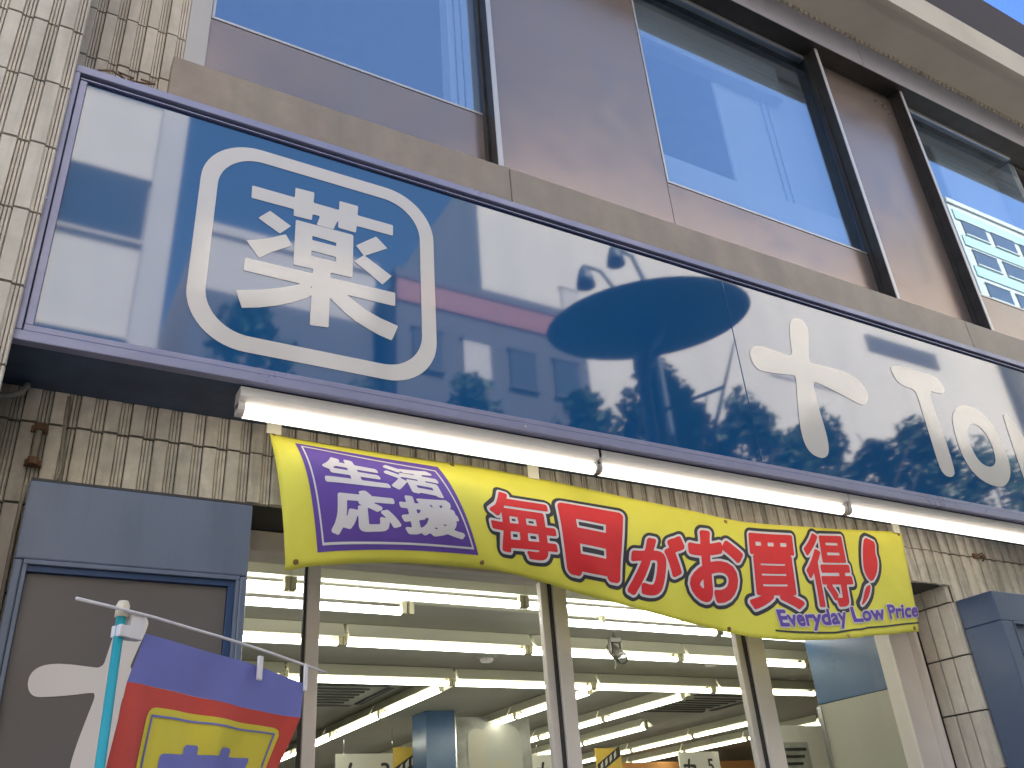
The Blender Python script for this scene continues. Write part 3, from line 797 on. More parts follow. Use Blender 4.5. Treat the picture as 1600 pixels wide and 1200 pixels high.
boxes('top_bead', [((SX0 + .042, -0.310, SZ1 - 0.056), (SX1 - .042, -0.3005, SZ1 - 0.051))], M['sign_frame'], fr, 0.0)
PANEL_Y = -0.298
for x0, x1 in ((SX0 + 0.066, 2.979), (2.983, 6.1), (6.104, SX1 - .04)):
    box('panel', (x0, PANEL_Y, SZ0 + 0.0625), (x1, -0.286, SZ1 - 0.0637), M['sign_blue'], sg, 0.0015)
for x, z in ((1.68, SZ0 + .018), (-0.118, 3.60), (4.6, SZ0 + .018)):
    bm = bmesh.new(); add_tube(bm, [(x, -0.3205, z), (x, -0.3235, z)], [0.006, 0.004], 10)
    bmesh.ops.recalc_face_normals(bm, faces=bm.faces); bm_obj('screw', bm, M['chrome'], fr)
PR = PANEL_Y - 0.0022
flat_print('rounded_square', [[rrect(0.359, 1.313, 3.173, 4.103, 0.215, 14), rrect(0.422, 1.250, 3.238, 4.040, 0.165, 14)]], PR, M['print_white'], sg, 0.008)
flat_print('medicine_character', KANJI, PR, M['print_white'], sg, 0.0055)
flat_print('cross_emblem', [[smooth_loop(CROSS, it=2)]], PR, M['print_white'], sg, 0.009)
flat_print('letter', [[smooth_loop(LT, it=1)]], PR, M['print_white'], sg, 0.007)
flat_print('letter', [[smooth_loop(LO1, it=2), smooth_loop(LO2, it=2)]], PR, M['print_white'], sg, 0.007)
LM = [[(5.14, 3.255), (5.21, 3.255), (5.225, 3.28), (5.235, 3.60), (5.38, 3.31), (5.42, 3.31), (5.56, 3.60), (5.57, 3.28), (5.585, 3.255), (5.66, 3.255), (5.675, 3.28), (5.655, 3.76), (5.63, 3.785), (5.57, 3.785), (5.40, 3.45), (5.23, 3.785), (5.18, 3.785), (5.155, 3.76), (5.128, 3.28)]]
flat_print('letter', [[smooth_loop(LM[0], it=1)]], PR, M['print_white'], sg, 0.008)

# strip lights under the sign
for x0, lab in ((0.577, 'fluorescent strip light under the sign, at the end above the purple square of the banner'),
                (2.052, 'middle fluorescent strip light under the sign, above the red lettering'),
                (3.548, 'fluorescent strip light under the sign, running past the banner towards the blue display box')):
    L = 1.487
    t = thing('strip_light', lab, 'strip light', (x0 + L / 2, -0.25, 3.05), 'strip lights under the sign')
    extrude_profile('housing', [(-0.262, 2.998), (-0.285, 3.012), (-0.285, 3.046), (-0.278, 3.050), (-0.205, 3.050), (-0.205, 2.998)], 'x', x0, x0 + L, M['lamp_body'], t)
    bm = bmesh.new(); add_tube(bm, [(x0 + .022, -0.243, 2.974), (x0 + L - .022, -0.243, 2.974)], 0.025, 14)
    bmesh.ops.recalc_face_normals(bm, faces=bm.faces); bm_obj('tube', bm, M['sign_tube'], t, True)
    for a in (x0 - 0.001, x0 + L - 0.023):
        bm = bmesh.new(); add_tube(bm, [(a, -0.243, 2.978), (a + 0.024, -0.243, 2.978)], 0.0275, 14)
        add_box(bm, (a, -0.268, 2.98), (a + 0.024, -0.218, 2.9975))
        bmesh.ops.recalc_face_normals(bm, faces=bm.faces); bm_obj('end_cap', bm, M['lamp_cap'], t)

# ================================================================== the yellow banner
BG = np.array(BAN_G); BU = BAN_U
def _cr(p0, p1, p2, p3, t):
    return .5 * ((2 * p1) + (-p0 + p2) * t + (2 * p0 - 5 * p1 + 4 * p2 - p3) * t * t + (-p0 + 3 * p1 - 3 * p2 + p3) * t ** 3)
_GX = np.concatenate([(2 * BG[0] - BG[1])[None], BG, (2 * BG[-1] - BG[-2])[None]])
def ban_pts(uv):
    uv = np.asarray(uv, float).reshape(-1, 2)
    u, v = uv[:, 0], uv[:, 1]
    U = np.array(BU)
    i = np.clip(np.searchsorted(U, u, side='right') - 1, 0, len(U) - 2)
    t = ((u - U[i]) / (U[i + 1] - U[i]))[:, None, None]
    c = _cr(_GX[i], _GX[i + 1], _GX[i + 2], _GX[i + 3], t)
    vv = v[:, None]
    p = c[:, 0] * (1 - vv) * (1 - 2 * vv) + c[:, 1] * 4 * vv * (1 - vv) + c[:, 2] * vv * (2 * vv - 1)
    w = 0.006 * np.sin(31 * u + 5 * v) * v + 0.005 * np.sin(63 * u - 7 * v + 1.0) * v
    w = w + 0.014 * np.exp(-((u - 0.862 + 0.05 * (v - .8)) / 0.010) ** 2) * np.maximum(0, v - 0.45) * 2
    # folds fanning out of the top left corner
    w = w + 0.0035 * np.sin(9 * np.arctan2(v * 0.5, u + 0.02)) * np.exp(-u / 0.06)
    return p - w[:, None] * np.array([0, 1.0, 0.35])
def ban_ns(uv):
    uv = np.asarray(uv, float).reshape(-1, 2); e = 1e-3
    du = np.array([e, 0]); dv = np.array([0, e])
    n = np.cross(ban_pts(uv + du) - ban_pts(uv - du), ban_pts(uv - dv) - ban_pts(uv + dv))
    return n / np.linalg.norm(n, axis=1)[:, None]
def ban_offs(uv, d):
    return ban_pts(uv) + ban_ns(uv) * d
def ban_pt(u, v): return ban_pts([(u, v)])[0]
def ban_n(u, v): return ban_ns([(u, v)])[0]
def ban_off(u, v, d): return ban_offs([(u, v)], d)[0]

bt = thing('sale_banner', 'yellow cloth sale banner with red outlined lettering, sagging under the sign', 'banner', (2.4, -0.13, 2.4))
NU, NV = 130, 26
_g = [(i / NU, j / NV) for j in range(NV + 1) for i in range(NU + 1)]
vs = list(ban_pts(_g))
# thin sheet with a back side so that it has thickness
vb = list(ban_offs(_g, -0.002))
N1 = (NU + 1) * (NV + 1)
fs = []
for j in range(NV):
    for i in range(NU):
        a = j * (NU + 1) + i
        fs.append((a, a + NU + 1, a + NU + 2, a + 1)); fs.append((N1 + a, N1 + a + 1, N1 + a + NU + 2, N1 + a + NU + 1))
for i in range(NU):
    fs.append((i, i + 1, N1 + i + 1, N1 + i)); b0 = NV * (NU + 1) + i; fs.append((b0, N1 + b0, N1 + b0 + 1, b0 + 1))
for j in range(NV):
    a = j * (NU + 1); fs.append((a, N1 + a, N1 + a + NU + 1, a + NU + 1)); a += NU; fs.append((a, a + NU + 1, N1 + a + NU + 1, N1 + a))
cloth = mesh('cloth', vs + vb, fs, M['cloth_yellow'], bt, smooth=True)

BLEN = 3.355; BH = 0.545       # cloth size in metres
def quad_uv(q, a, b):
    q = np.array(q)
    return (q[0] * (1 - a) + q[1] * a) * (1 - b) + (q[3] * (1 - a) + q[2] * a) * b
def uv_print(name, verts, faces, d, m, parent):
    """verts in (u,v); v runs down, so faces are flipped"""
    P = ban_offs(verts, d)
    return mesh(name, P, [f[::-1] for f in faces], m, parent)
def uv_poly(name, pts, d, m, parent, n=14):
    """quad in uv, subdivided"""
    vv = [quad_uv(pts, i / n, j / n) for j in range(n + 1) for i in range(n + 1)]
    ff = [(j * (n + 1) + i, j * (n + 1) + i + 1, (j + 1) * (n + 1) + i + 1, (j + 1) * (n + 1) + i) for j in range(n) for i in range(n)]
    return uv_print(name, vv, ff, d, m, parent)
def glyph_on(body, quad, layers, parent, N=72, ink=None, rounder=0.0):
    """ink box of the glyph is fitted to the uv quad; layers = [(iso, material, offset, name)] in em fractions"""
    L = glyph_loops(body)
    P = np.array([p for lp in L for p in lp]); lo, hi = P.min(0), P.max(0)
    sz = hi - lo
    q = np.array(quad); q = q.copy()
    # metric aspect: work in metres along the quad
    wm = abs(((q[1] - q[0]) + (q[2] - q[3]))[0]) / 2 * BLEN; hm = abs(((q[3] - q[0]) + (q[2] - q[1]))[1]) / 2 * BH
    L2 = [[((a - lo[0]) / sz[0] * wm, (b - lo[1]) / sz[1] * hm) for a, b in lp] for lp in L]
    pad = max(-i for i, *_ in layers) + 0.004
    res = max(wm, hm) / N
    F, xs, zs = sdf_shape([L2], res, pad, True)
    for iso, m, d, nm in layers:
        v, f = contour(F, xs, zs, iso)
        uvs = [quad_uv(q, x / wm, 1 - z / hm) for x, z in v]
        P3 = ban_offs(uvs, d)
        mesh(nm, P3, f, m, parent)

uv_poly('purple_square', BAN['box'], 0.0015, M['cloth_purple'], cloth, 20)
def uv_strip(name, pts, w, d, m, parent, closed=False, n=14):
    vv = []; ff = []
    seq = list(pts) + ([pts[0]] if closed else [])
    for k in range(len(seq) - 1):
        a = np.array(seq[k]); b = np.array(seq[k + 1])
        t = (b - a) * np.array([BLEN, BH]); t /= np.linalg.norm(t)
        nrm = np.array([-t[1] / BLEN, t[0] / BH]) * w / 2
        ext = (b - a) / np.linalg.norm((b - a) * np.array([BLEN, BH])) * w / 2
        a2, b2 = (a - ext, b + ext) if closed and k % 2 == 0 else ((a + ext, b - ext) if closed else (a, b))
        base = len(vv)
        for i in range(n + 1):
            p = a2 + (b2 - a2) * i / n
            vv += [p + nrm, p - nrm]
        ff += [(base + 2 * i, base + 2 * i + 2, base + 2 * i + 3, base + 2 * i + 1) for i in range(n)]
    P = ban_offs(vv, d)
    return mesh(name, P, ff, m, parent)
uv_strip('thin_border', BAN['line'], 0.008, 0.003, M['cloth_white'], cloth, True)
for ch in '生活応援':
    glyph_on(ch, BAN[ch], [(-0.0078, M['cloth_white'], 0.003, 'white_character')], cloth, 64)
for ch in '毎日がお買得':
    e = {'毎': 0.0085, '日': 0.026, 'が': 0.0135, 'お': 0.0145, '買': 0.0105, '得': 0.0085, '!': 0.012}[ch]
    glyph_on(ch, BAN[ch], [(-e - 0.028, M['cloth_black'], 0.0012, 'black_outline'), (-e - 0.0115, M['cloth_white'], 0.0024, 'white_outline'), (-e, M['cloth_red'], 0.0036, 'red_character')], cloth, 84)
EXCL = [[[0.9041, 0.0792], [0.9167, 0.1015], [0.9281, 0.1279], [0.9238, 0.24], [0.9263, 0.2992], [0.9252, 0.3695], [0.9183, 0.4615], [0.906, 0.5265], [0.8974, 0.4898], [0.8929, 0.4058], [0.8954, 0.2789], [0.8987, 0.1716]], [[0.9017, 0.5529], [0.8949, 0.6265], [0.8859, 0.6789], [0.8749, 0.7243], [0.867, 0.7363], [0.8742, 0.6878], [0.8814, 0.6254], [0.8896, 0.5721]]]
_ex = [[(u * BLEN, -v * BH) for u, v in smooth_loop(lp, it=1)] for lp in EXCL]
_F, _xs, _zs = sdf_shape([[lp] for lp in _ex], 0.006, 0.05)
for iso, m, d, nm in ((-0.032, 'cloth_black', 0.0012, 'black_outline'), (-0.012, 'cloth_white', 0.0024, 'white_outline'), (-0.001, 'cloth_red', 0.0036, 'exclamation_mark')):
    _v, _f = contour(_F, _xs, _zs, iso)
    mesh(nm, ban_offs([(x / BLEN, -z / BH) for x, z in _v], d), _f, M[m], cloth)
glyph_on('Everyday Low Price', BAN['ever'], [(-0.009, M['cloth_white'], 0.0046, 'white_outline'), (-0.0038, M['cloth_purple'], 0.0058, 'slogan')], cloth, 300)
uv_strip('underline', BAN['uline'], 0.008, 0.003, M['cloth_black'], cloth, False, 24)
for u, v in ((0.006, 0.03), (0.012, 0.965), (0.205, 0.955), (0.225, 0.04), (0.62, 0.03), (0.61, 0.97), (0.992, 0.03), (0.99, 0.965), (0.83, 0.985)):
    p = Vector(ban_off(u, v, 0.002)); n = Vector(ban_n(u, v))
    bm = bmesh.new(); add_tube(bm, [p - n * .002, p + n * .002], [0.010, 0.008], 12); add_tube(bm, [p + n * .002, p + n * .0025], 0.004, 10)
    bmesh.ops.recalc_face_normals(bm, faces=bm.faces); bm_obj('grommet', bm, M['brass'], bt)
for u in (0.008, 0.333, 0.985):
    p = ban_pt(u, 0.0)
    boxes('tape_tab', [((p[0] - 0.028, p[1] - 0.012, p[2] - 0.012), (p[0] + 0.026, p[1] - 0.006, p[2] + 0.05))], M['tape'], bt, 0.002)

# ================================================================== blue boxes beside the entrance
db = thing('display_board', 'blue-framed grey display board with white cross emblem below the tiled wall', 'display board', (0.33, -0.1, 0.12))
X0, X1, ZT, YF = 0.007, 0.665, 2.652, -0.21
boxes('case', [((X0 + .012, -0.17, 0.13), (X1 - .012, -0.003, ZT - .01))], M['box_blue_dark'], db, 0.0)
fr = boxes('frame', [((X0, YF, 2.412), (X1, -0.005, ZT)), ((X0, YF, 0.13), (X0 + .024, -0.005, 2.4115)), ((X1 - .024, YF, 0.13), (X1, -0.005, 2.4115))], M['box_blue'], db, 0.006)
boxes('bead', [((X0 + .0245, -0.212, 2.398), (X1 - .0245, -0.172, 2.4115)), ((X0 + .0245, -0.212, 0.13), (X0 + .036, -0.172, 2.3975)), ((X1 - .036, -0.212, 0.13), (X1 - .0245, -0.172, 2.3975))], M['box_blue'], fr, 0.002)
boxes('inner_frame', [((X0 + .0365, -0.200, 2.380), (X1 - .0365, -0.172, 2.397)), ((X1 - .056, -0.200, 0.13), (X1 - .0365, -0.172, 2.3795))], M['box_blue_dark'], fr, 0.001)
box('board', (X0 + .037, -0.184, 0.13), (X1 - .057, -0.172, 2.379), M['board_grey'], db, 0.001)
boxes('gap_shade_strip', [((X0 + .002, YF + .004, ZT + .0005), (X1 - .002, -0.006, ZT + .009))], M['gasket_and_shade'], fr, 0.0)  # dark strip added as the contact shade between board top and tiles
flat_print('cross_emblem', [[cross_loop(0.336, 2.048, 0.58)]], -0.1865, M['emblem_white'], db, 0.007)

rb = thing('display_box', 'dark blue display box standing out from the tiled pier right of the entrance', 'display box', (5.2, -0.1, 0.12))
RX0, RX1 = 4.562, 5.9
boxes('case', [((RX0 + .01, -0.19, 0.13), (RX1 - .01, -0.004, 2.645))], M['box_blue_dark'], rb, 0.0)
fr = boxes('frame', [((RX0, -0.225, 2.50), (RX1, -0.005, 2.655)), ((RX0, -0.225, 0.13), (RX0 + .10, -0.005, 2.4995)), ((RX1 - .10, -0.225, 0.13), (RX1, -0.005, 2.4995))], M['box_navy'], rb, 0.005)
boxes('bead', [((RX0 + .1005, -0.228, 2.486), (RX1 - .1005, -0.191, 2.4995)), ((RX0 + .1005, -0.228, 0.13), (RX0 + .112, -0.191, 2.4855))], M['box_navy'], fr, 0.002)
box('board', (RX0 + .114, -0.197, 0.13), (RX1 - .102, -0.1905, 2.485), M['box_navy'], rb, 0.001)

# ================================================================== pipes, cables, bits on the wall
cp = thing('conduit_pipe', 'short rusty conduit with two clamps in the corner of the tiled wall', 'pipe', (0.0, -0.03, 2.75))
tube('pipe', [(0.004, -0.028, 2.915), (0.003, -0.028, 2.775)], 0.011, M['conduit'], cp)
for z in (2.905, 2.785):
    bm = bmesh.new(); add_tube(bm, [(0.004, -0.028, z - .012), (0.004, -0.028, z + .012)], 0.017, 12); add_box(bm, (-.02, -.018, z - .01), (.03, -.004, z + .01))
    bmesh.ops.recalc_face_normals(bm, faces=bm.faces); bm_obj('clamp', bm, M['rust'], cp)
tag(tube('wall_cable', [(0.072, -0.012, 3.04), (0.074, -0.014, 2.96), (0.080, -0.014, 2.86), (0.086, -0.016, 2.77), (0.078, -0.02, 2.725), (0.05, -0.022, 2.712), (0.01, -0.022, 2.718), (-0.004, -0.022, 2.69), (-0.006, -0.022, 2.55), (-0.004, -0.022, 2.2), (-0.004, -0.022, 1.6)], 0.0065, M['conduit'], None, 8), 'thin beige cable running down the tiles and along the display board', 'cable')
tag(tube('grey_cable', [(-0.30, -0.05, 2.982), (-0.16, -0.055, 2.982), (-0.10, -0.06, 2.986), (-0.068, -0.06, 3.006), (-0.058, -0.05, 3.035), (-0.056, -0.03, 3.052)], 0.010, M['cable_grey'], None, 10), 'thick grey cable bending up under the end of the sign', 'cable')
tag(tube('loose_wire', [(-0.05, -0.315, 4.236), (0.0, -0.31, 4.262), (0.045, -0.30, 4.25), (0.02, -0.29, 4.285), (0.075, -0.30, 4.268), (0.055, -0.31, 4.24), (0.12, -0.315, 4.246), (0.15, -0.31, 4.262), (0.10, -0.30, 4.275)], 0.004, M['rust'], None, 6), 'tangled brown wire lying on top of the sign near the pier', 'wire')
hk = thing('wall_anchor', 'small broken metal anchor in the tiles above the display box', 'anchor', (4.92, 0, 2.93))
boxes('plate', [((4.86, -0.012, 2.925), (4.90, -0.002, 2.955)), ((4.93, -0.014, 2.93), (4.965, -0.002, 2.95))], M['rust'], hk, 0.002)
tube('hook', [(4.91, -0.01, 2.95), (4.915, -0.03, 2.955), (4.925, -0.032, 2.925), (4.92, -0.014, 2.91)], 0.005, M['rust'], hk, 6)

# ================================================================== the standing flag
fl = thing('promotional_flag', 'blue and red cloth flag with yellow panel on a turquoise pole', 'flag', (0.198, -1.19, 0.12))
tube('pole', [(0.198, -1.19, 0.13), (0.201, -1.19, 2.022)], 0.0088, M['pole_cyan'], fl, 14)
tube('pole_cap', [(0.2012, -1.19, 2.012), (0.2012, -1.19, 2.034), (0.2012, -1.19, 2.042)], [0.0125, 0.0125, 0.009], M['cream_plastic'], fl, 14)
BA, BB = Vector((0.114, -1.25, 2.022)), Vector((0.705, -0.88, 1.985))
bar = [BA.lerp(BB, k / 8) + Vector((0, 0, 0.010 * math.sin(math.pi * k / 8))) + Vector((0, -0.014 if k < 3 else -0.006, 0)) for k in range(9)]
tube('cross_bar', bar, 0.0032, M['white_plastic'], fl, 8)
ang = math.atan2(BB.y - BA.y, BB.x - BA.x)
def oriented_box(name, c, sx, sy, sz, m, parent, bev=0.002):
    bm = bmesh.new(); add_box(bm, (-sx / 2, -sy / 2, -sz / 2), (sx / 2, sy / 2, sz / 2), bev)
    mt = Matrix.Translation(c) @ Matrix.Rotation(ang, 4, 'Z')
    bmesh.ops.transform(bm, matrix=mt, verts=bm.verts)
    return bm_obj(name, bm, m, parent)
oriented_box('clamp', Vector((0.213, -1.183, 1.985)), 0.045, 0.026, 0.022, M['white_plastic'], fl)
oriented_box('clamp', Vector((0.228, -1.178, 1.998)), 0.030, 0.020, 0.050, M['white_plastic'], fl)
FR = np.array([[[0.253, -1.155, 1.992], [0.379, -1.08, 1.982], [0.509, -1.0, 1.972], [0.639, -0.93, 1.95]], [[0.23, -1.155, 1.901], [0.347, -1.073, 1.898], [0.491, -0.987, 1.886], [0.638, -0.91, 1.878]], [[0.214, -1.155, 1.752], [0.336, -1.063, 1.761], [0.465, -0.967, 1.769], [0.6, -0.88, 1.777]]])
FT = [0.0, 0.092, 0.240, 0.80, 1.42]
ext1 = FR[2] + np.array([(-0.010, 0.0, -0.56), (-0.015, 0.01, -0.56), (-0.03, 0.015, -0.56), (-0.045, 0.02, -0.56)])
ext2 = ext1 + np.array([(0.005, 0.0, -0.62), (0.01, -0.01, -0.62), (0.03, -0.02, -0.62), (0.05, -0.03, -0.62)])
FR = np.concatenate([FR, ext1[None], ext2[None]])
FW = 0.46
def flag_pt(s, t):
    u = s / FW * 3
    i = min(max(int(u), 0), 2); a = u - i
    j = min(max(int(np.searchsorted(FT, t, side='right')) - 1, 0), len(FT) - 2); b = (t - FT[j]) / (FT[j + 1] - FT[j])
    def colp(row):
        g = FR[min(max(row, 0), len(FR) - 1)]
        p = lambda k: 2 * g[0] - g[1] if k < 0 else (2 * g[3] - g[2] if k > 3 else g[k])
        return _cr(p(i - 1), p(i), p(i + 1), p(i + 2), a)
    q = colp(j) * (1 - b) + colp(j + 1) * b
    w = 0.006 * math.sin(s * 28 + t * 3) * min(1, t * 5 + .2) + 0.004 * math.sin(s * 55 - t * 6 + 1) * min(1, t * 6)
    return np.array([q[0] + 0.4 * w, q[1] - w, q[2]])
def flag_off(s, t, d):
    e = 2e-3
    a = flag_pt(s + e, t) - flag_pt(s - e, t); b = flag_pt(s, t - e) - flag_pt(s, t + e)
    n = np.cross(a, b); return flag_pt(s, t) + n / np.linalg.norm(n) * d
def flag_grid(name, s0, s1, t0, t1, ns, nt, d, m, parent):
    vv = [flag_off(s0 + (s1 - s0) * i / ns, t0 + (t1 - t0) * j / nt, d) for j in range(nt + 1) for i in range(ns + 1)]
    vb = [flag_off(s0 + (s1 - s0) * i / ns, t0 + (t1 - t0) * j / nt, d - 0.0012) for j in range(nt + 1) for i in range(ns + 1)]
    nn = len(vv)
    ff = []
    for j in range(nt):
        for i in range(ns):
            q = (j * (ns + 1) + i, (j + 1) * (ns + 1) + i, (j + 1) * (ns + 1) + i + 1, j * (ns + 1) + i + 1)
            ff.append(q); ff.append(tuple(nn + k for k in q[::-1]))
    return mesh(name, vv + vb, ff, m, parent, smooth=True)
def flag_shape(name, groups, d, m, parent, res, nonzero=False, iso=0.0):
    F, xs, zs = sdf_shape(groups, res, max(0, -iso), nonzero)
    v, f = contour(F, xs, zs, iso)
    return mesh(name, [flag_off(a, -b, d) for a, b in v], f, m, parent)
fc = flag_grid('cloth', 0.0, FW, 0.092, 1.42, 30, 90, 0.0, M['flag_red'], fl)
flag_grid('blue_band', 0.0, FW, 0.0, 0.0917, 30, 10, 0.0, M['flag_blue'], fl)
flag_shape('yellow_panel', [[rrect(0.070, 0.428, -1.30, -0.128, 0.022)]], 0.0012, M['flag_yellow'], fc, 0.012)
for s0, s1, t0, t1 in ((0.083, 0.415, 0.142, 0.1462), (0.083, 0.0870, 0.1464, 1.286), (0.4110, 0.415, 0.1464, 1.286), (0.083, 0.415, 1.2862, 1.290)):
    flag_grid('border_line', s0, s1, t0, t1, 24 if s1 - s0 > .1 else 1, 2 if t1 - t0 < .1 else 70, 0.0030, M['flag_blue'], fc)
L = glyph_loops('薬'); P = np.array([p for lp in L for p in lp]); lo, hi = P.min(0), P.max(0)
gl = [[(0.130 + (a - lo[0]) / (hi[0] - lo[0]) * 0.235, -0.47 + (b - lo[1]) / (hi[1] - lo[1]) * 0.27) for a, b in lp] for lp in L]
flag_shape('medicine_character', [gl], 0.0024, M['flag_blue'], fc, 0.004, True, -0.0075)
for s in (0.20, 0.31):
    p = flag_pt(s, 0.0)
    if s > 0.3: oriented_box('hanging_loop', Vector((p[0] + .004, p[1] - 0.006, p[2] - 0.006)), 0.013, 0.008, 0.052, M['white_plastic'], fl)
oriented_box('hanging_loop', Vector(flag_pt(0.455, 0.01)) + Vector((0.006, -0.004, 0.02)), 0.010, 0.007, 0.06, M['white_plastic'], fl)

# ================================================================== across the street
def opp_building(name, label, x0, x1, yf, yb, h, wm, parts, roof=True):
    t = thing(name, label, 'building', ((x0 + x1) / 2, yf - 1, 0))
    box('wall', (x0, yb, 0.0), (x1, yf, h), wm, t, 0.0)
    for nm, a0, a1, z0, z1, m in parts:
        o = boxes(nm, [((a0, yf + 0.004, z0), (a1, yf + 0.05, z1))], m, t, 0.0)
        if nm == 'window':
            boxes('frame', [((a0 - .05, yf + 0.004, z0 - .06), (a1 + .05, yf + .10, z0 - 0.001)), ((a0 - .05, yf + 0.004, z1 + 0.001), (a1 + .05, yf + .08, z1 + .05))], wm, o, 0.0)
    if roof: boxes('parapet', [((x0 - .05, yf - .3, h + 0.001), (x1 + .05, yf + .08, h + .25))], wm, t, 0.0)
    return t
W = M['opp_glass']
opp_building('office_building', 'white office building with dark window bands, across the street opposite the pier', -9.0, 1.55, -12.0, -22.0, 17.6, M['opp_white'],
    [('window', -9 + 2.1 * k + .08, -9 + 2.1 * (k + 1) - .08 if k < 4 else 1.02, z, z + 1.45, W) for z in (2.9, 8.5, 12.05, 15.6) for k in range(5)] + [('window', -8.5, 0.9, 5.6, 7.6, W), ('corner_strip', 1.06, 1.54, 0.2, 17.5, M['opp_grey'])])
opp_building('grey_building', 'pale grey building with a dark lower front, across the street beside the white office', 2.3, 6.4, -14.0, -24.0, 14.25, M['opp_grey'],
    [('shop_front', 2.32, 6.38, 0.2, 12.75, M['opp_dark'])] + [('window', 2.8 + 1.2 * k, 3.6 + 1.2 * k, z + .0, z + 1.3, W) for z in () for k in range(3)])
opp_building('red_topped_building', 'dark building with a red band along its roof, across the street', 6.6, 11.8, -13.2, -20.0, 13.7, M['opp_dark'],
    [('red_band', 6.6, 11.8, 13.08, 13.69, M['opp_red'])] + [('window', 7.0 + 1.25 * k, 7.7 + 1.25 * k, z, z + 1.0, M['opp_grey'] if (k + int(z)) % 3 == 0 else W) for z in (7.0, 9.2, 11.4) for k in range(4)])
opp_building('long_white_building', 'long white building with rows of windows, across the street behind the trees', 9.9, 34.2, -15.0, -27.0, 19.8, M['opp_white'],
    [('window', 12.6 + 5.4 * k, 13.7 + 5.4 * k, z, z + 1.3, W) for z in (5.0, 8.4) for k in range(4)] + [('window', 12.5, 13.1, 15.4, 16.2, M['opp_grey']), ('vent_panel', 20.5, 24.5, 15.0, 15.7, M['opp_grey']), ('vent_panel', 26.0, 30.0, 17.2, 17.9, M['opp_dark'])])
opp_building('tower_building', 'tall cream tower with green glass bands, at the far end of the opposite side', 34.6, 60.0, -14.0, -30.0, 27.0, M['opp_cream'],
    [('green_band', 34.8, 59.8, z, z + .55, M['opp_green']) for z in (6, 9, 12, 15, 18, 21, 22.9, 24.6, 26.1)] + [('window', 35.2 + 2.2 * k, 36.9 + 2.2 * k, z, z + 0.8, W) for z in (19.4, 21.8, 23.6, 25.3) for k in range(5)])

# street trees
def make_tree(h, seed):
    rnd = random.Random(seed)
    t = thing('street_tree', 'leafy street tree on the opposite pavement', 'tree', (0, 0, 0.12), 'street trees on the opposite pavement')
    bm = bmesh.new()
    add_tube(bm, [(0, 0, 0), (0.03, 0.02, h * .3), (-0.03, 0, h * .6), (0, 0.02, h * .9)], [0.16, 0.13, 0.08, 0.02], 8)
    for k in range(9):
        a = rnd.uniform(0, 6.28); z = h * rnd.uniform(.3, .7); L = h * rnd.uniform(.12, .22)
        add_tube(bm, [(0, 0, z), (math.cos(a) * L * .6, math.sin(a) * L * .6, z + L * .5), (math.cos(a) * L, math.sin(a) * L, z + L * 1.1)], [0.05, 0.035, 0.012], 6)
    bmesh.ops.recalc_face_normals(bm, faces=bm.faces)
    bm_obj('trunk', bm, M['bark'], t)
    vs, fs = [], []
    clumps = []
    for k in range(70):
        f = rnd.uniform(0, 1) ** 1.1; z = h * (.22 + .76 * f); R = h * .20 * (1 - f) ** .65 * (0.55 + .45 * rnd.random()) + .05
        a = rnd.uniform(0, 6.28); clumps.append((math.cos(a) * R, math.sin(a) * R, z, h * (.035 + .05 * (1 - f)) * rnd.uniform(.7, 1.2)))
    for cx, cy, cz, cr in clumps:
        for k in range(75):
            d = Vector((rnd.gauss(0, 1), rnd.gauss(0, 1), rnd.gauss(0, 1.25))).normalized() * cr * rnd.random() ** .4
            c = Vector((cx, cy, cz)) + d
            a = Vector((rnd.gauss(0, 1), rnd.gauss(0, 1), rnd.gauss(0, .6))).normalized(); b = a.orthogonal().normalized()
            s = rnd.uniform(.06, .12)
            i = len(vs); vs += [c - a * s, c + b * s * .5, c + a * s, c - b * s * .5]; fs.append((i, i + 1, i + 2, i + 3))
    mesh('crown', vs, fs, M['leaf'], t, world_space=False)
    t.children[-1].location = (0, 0, 0)
    for c in t.children: c.location = (0, 0, 0)
    return t
protos = [make_tree(8.0, 3), make_tree(8.0, 11)]
used = [False, False]
spots = [(8.6, 9.0), (10.3, 9.9), (11.4, 9.2), (12.6, 9.7), (13.8, 9.0), (15.1, 9.9), (16.4, 9.2), (17.8, 9.9), (19.3, 9.4), (20.8, 10.0), (22.5, 9.6), (1.0, 8.0), (2.55, 9.3), (4.4, 8.3), (6.4, 9.0)]
for k, (x, h) in enumerate(spots):
    pr = protos[k % 2]
    if not used[k % 2]:
        t = pr; used[k % 2] = True
    else:
        t = pr.copy(); COL.objects.link(t)
        for ch in pr.children:
            c = ch.copy(); COL.objects.link(c); c.parent = t
    s = h / 8.0
    t.location = (x, -9.3 + 0.25 * math.sin(k * 2.1), 0.12); t.scale = (s, s, s); t.rotation_euler.z = k * 1.3

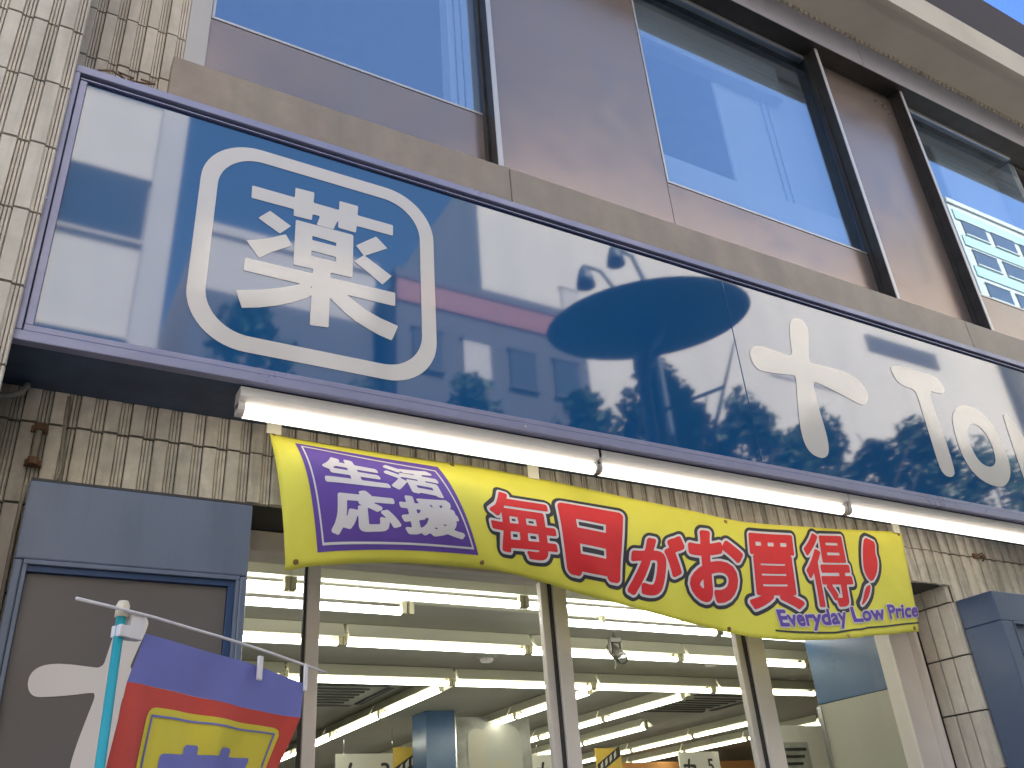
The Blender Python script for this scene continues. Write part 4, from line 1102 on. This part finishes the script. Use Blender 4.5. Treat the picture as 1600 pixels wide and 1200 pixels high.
# disc street lamp (seen mirrored in the sign)
sl = thing('street_lamp', 'tall street lamp with one wide tilted round disc on our kerb', 'street lamp', (5.20, -3.6, 0.12))
LX, LY = 5.20, -3.6
tube('post', [(LX, LY, 0.12), (LX, LY, 3.0), (LX, LY, 6.0)], [0.10, 0.08, 0.06], M['lamp_disc'], sl, 14)
bm = bmesh.new()
rings = []
for r0, z0 in ((0.02, -0.03), (0.25, -0.03), (0.7, -0.02), (1.04, 0.0), (1.07, 0.02), (1.04, 0.045), (0.6, 0.07), (0.02, 0.09)):
    rings.append([bm.verts.new((r0 * math.cos(k * math.pi / 24), r0 * math.sin(k * math.pi / 24), z0)) for k in range(48)])
for i in range(len(rings) - 1):
    for k in range(48): bm.faces.new((rings[i][k], rings[i][(k + 1) % 48], rings[i + 1][(k + 1) % 48], rings[i + 1][k]))
bmesh.ops.recalc_face_normals(bm, faces=bm.faces)
DM = Matrix.Translation((5.385, LY, 6.438)) @ Matrix.Rotation(rad(9.7), 4, Vector((0.668, -0.744, 0)).cross(Vector((0, 0, 1))))
bmesh.ops.transform(bm, matrix=DM, verts=bm.verts)
dc = bm_obj('disc', bm, M['lamp_disc'], sl, True)
for k in range(8):
    a = k * math.pi / 4 + .3
    tube('rib', [DM @ Vector((-.12 + .10 * math.cos(a), .10 * math.sin(a), -0.36)), DM @ Vector((.6 * math.cos(a), .6 * math.sin(a), -0.03))], 0.014, M['lamp_disc'], sl, 6)
tube('collar', [(LX, LY, 5.85), (LX + .06, LY, 6.1), (LX + .15, LY, 6.34)], [0.08, 0.11, 0.18], M['lamp_disc'], sl, 14)
tube('arm', [(LX + .05, LY, 5.35), (6.29, LY, 5.87)], 0.020, M['lamp_disc'], sl, 8)
gl2 = thing('gooseneck_lamp', 'curved-neck lamp with two bell shades on the far kerb', 'street lamp', (6.9, -5.2, 0.0))
tube('post', [(6.9, -5.2, 0.0), (6.9, -5.2, 5.0), (6.9, -5.2, 7.8), (6.88, -5.2, 8.5), (6.74, -5.2, 8.84), (6.50, -5.2, 8.90)], [0.07, 0.06, 0.04, 0.035, 0.03, 0.03], M['lamp_disc'], gl2, 10)
tube('arm', [(6.9, -5.2, 7.3), (6.5, -5.2, 8.0), (6.15, -5.2, 8.42), (5.90, -5.2, 8.42)], 0.025, M['lamp_disc'], gl2, 8)
for x, z in ((6.44, 8.92), (5.88, 8.40)):
    bm = bmesh.new(); add_tube(bm, [(x, -5.2, z + .02), (x, -5.2, z - .05), (x, -5.2, z - .18), (x, -5.2, z - .30)], [0.025, 0.07, 0.11, 0.13], 14)
    bmesh.ops.recalc_face_normals(bm, faces=bm.faces); bm_obj('bell_shade', bm, M['lamp_disc'], gl2, True)
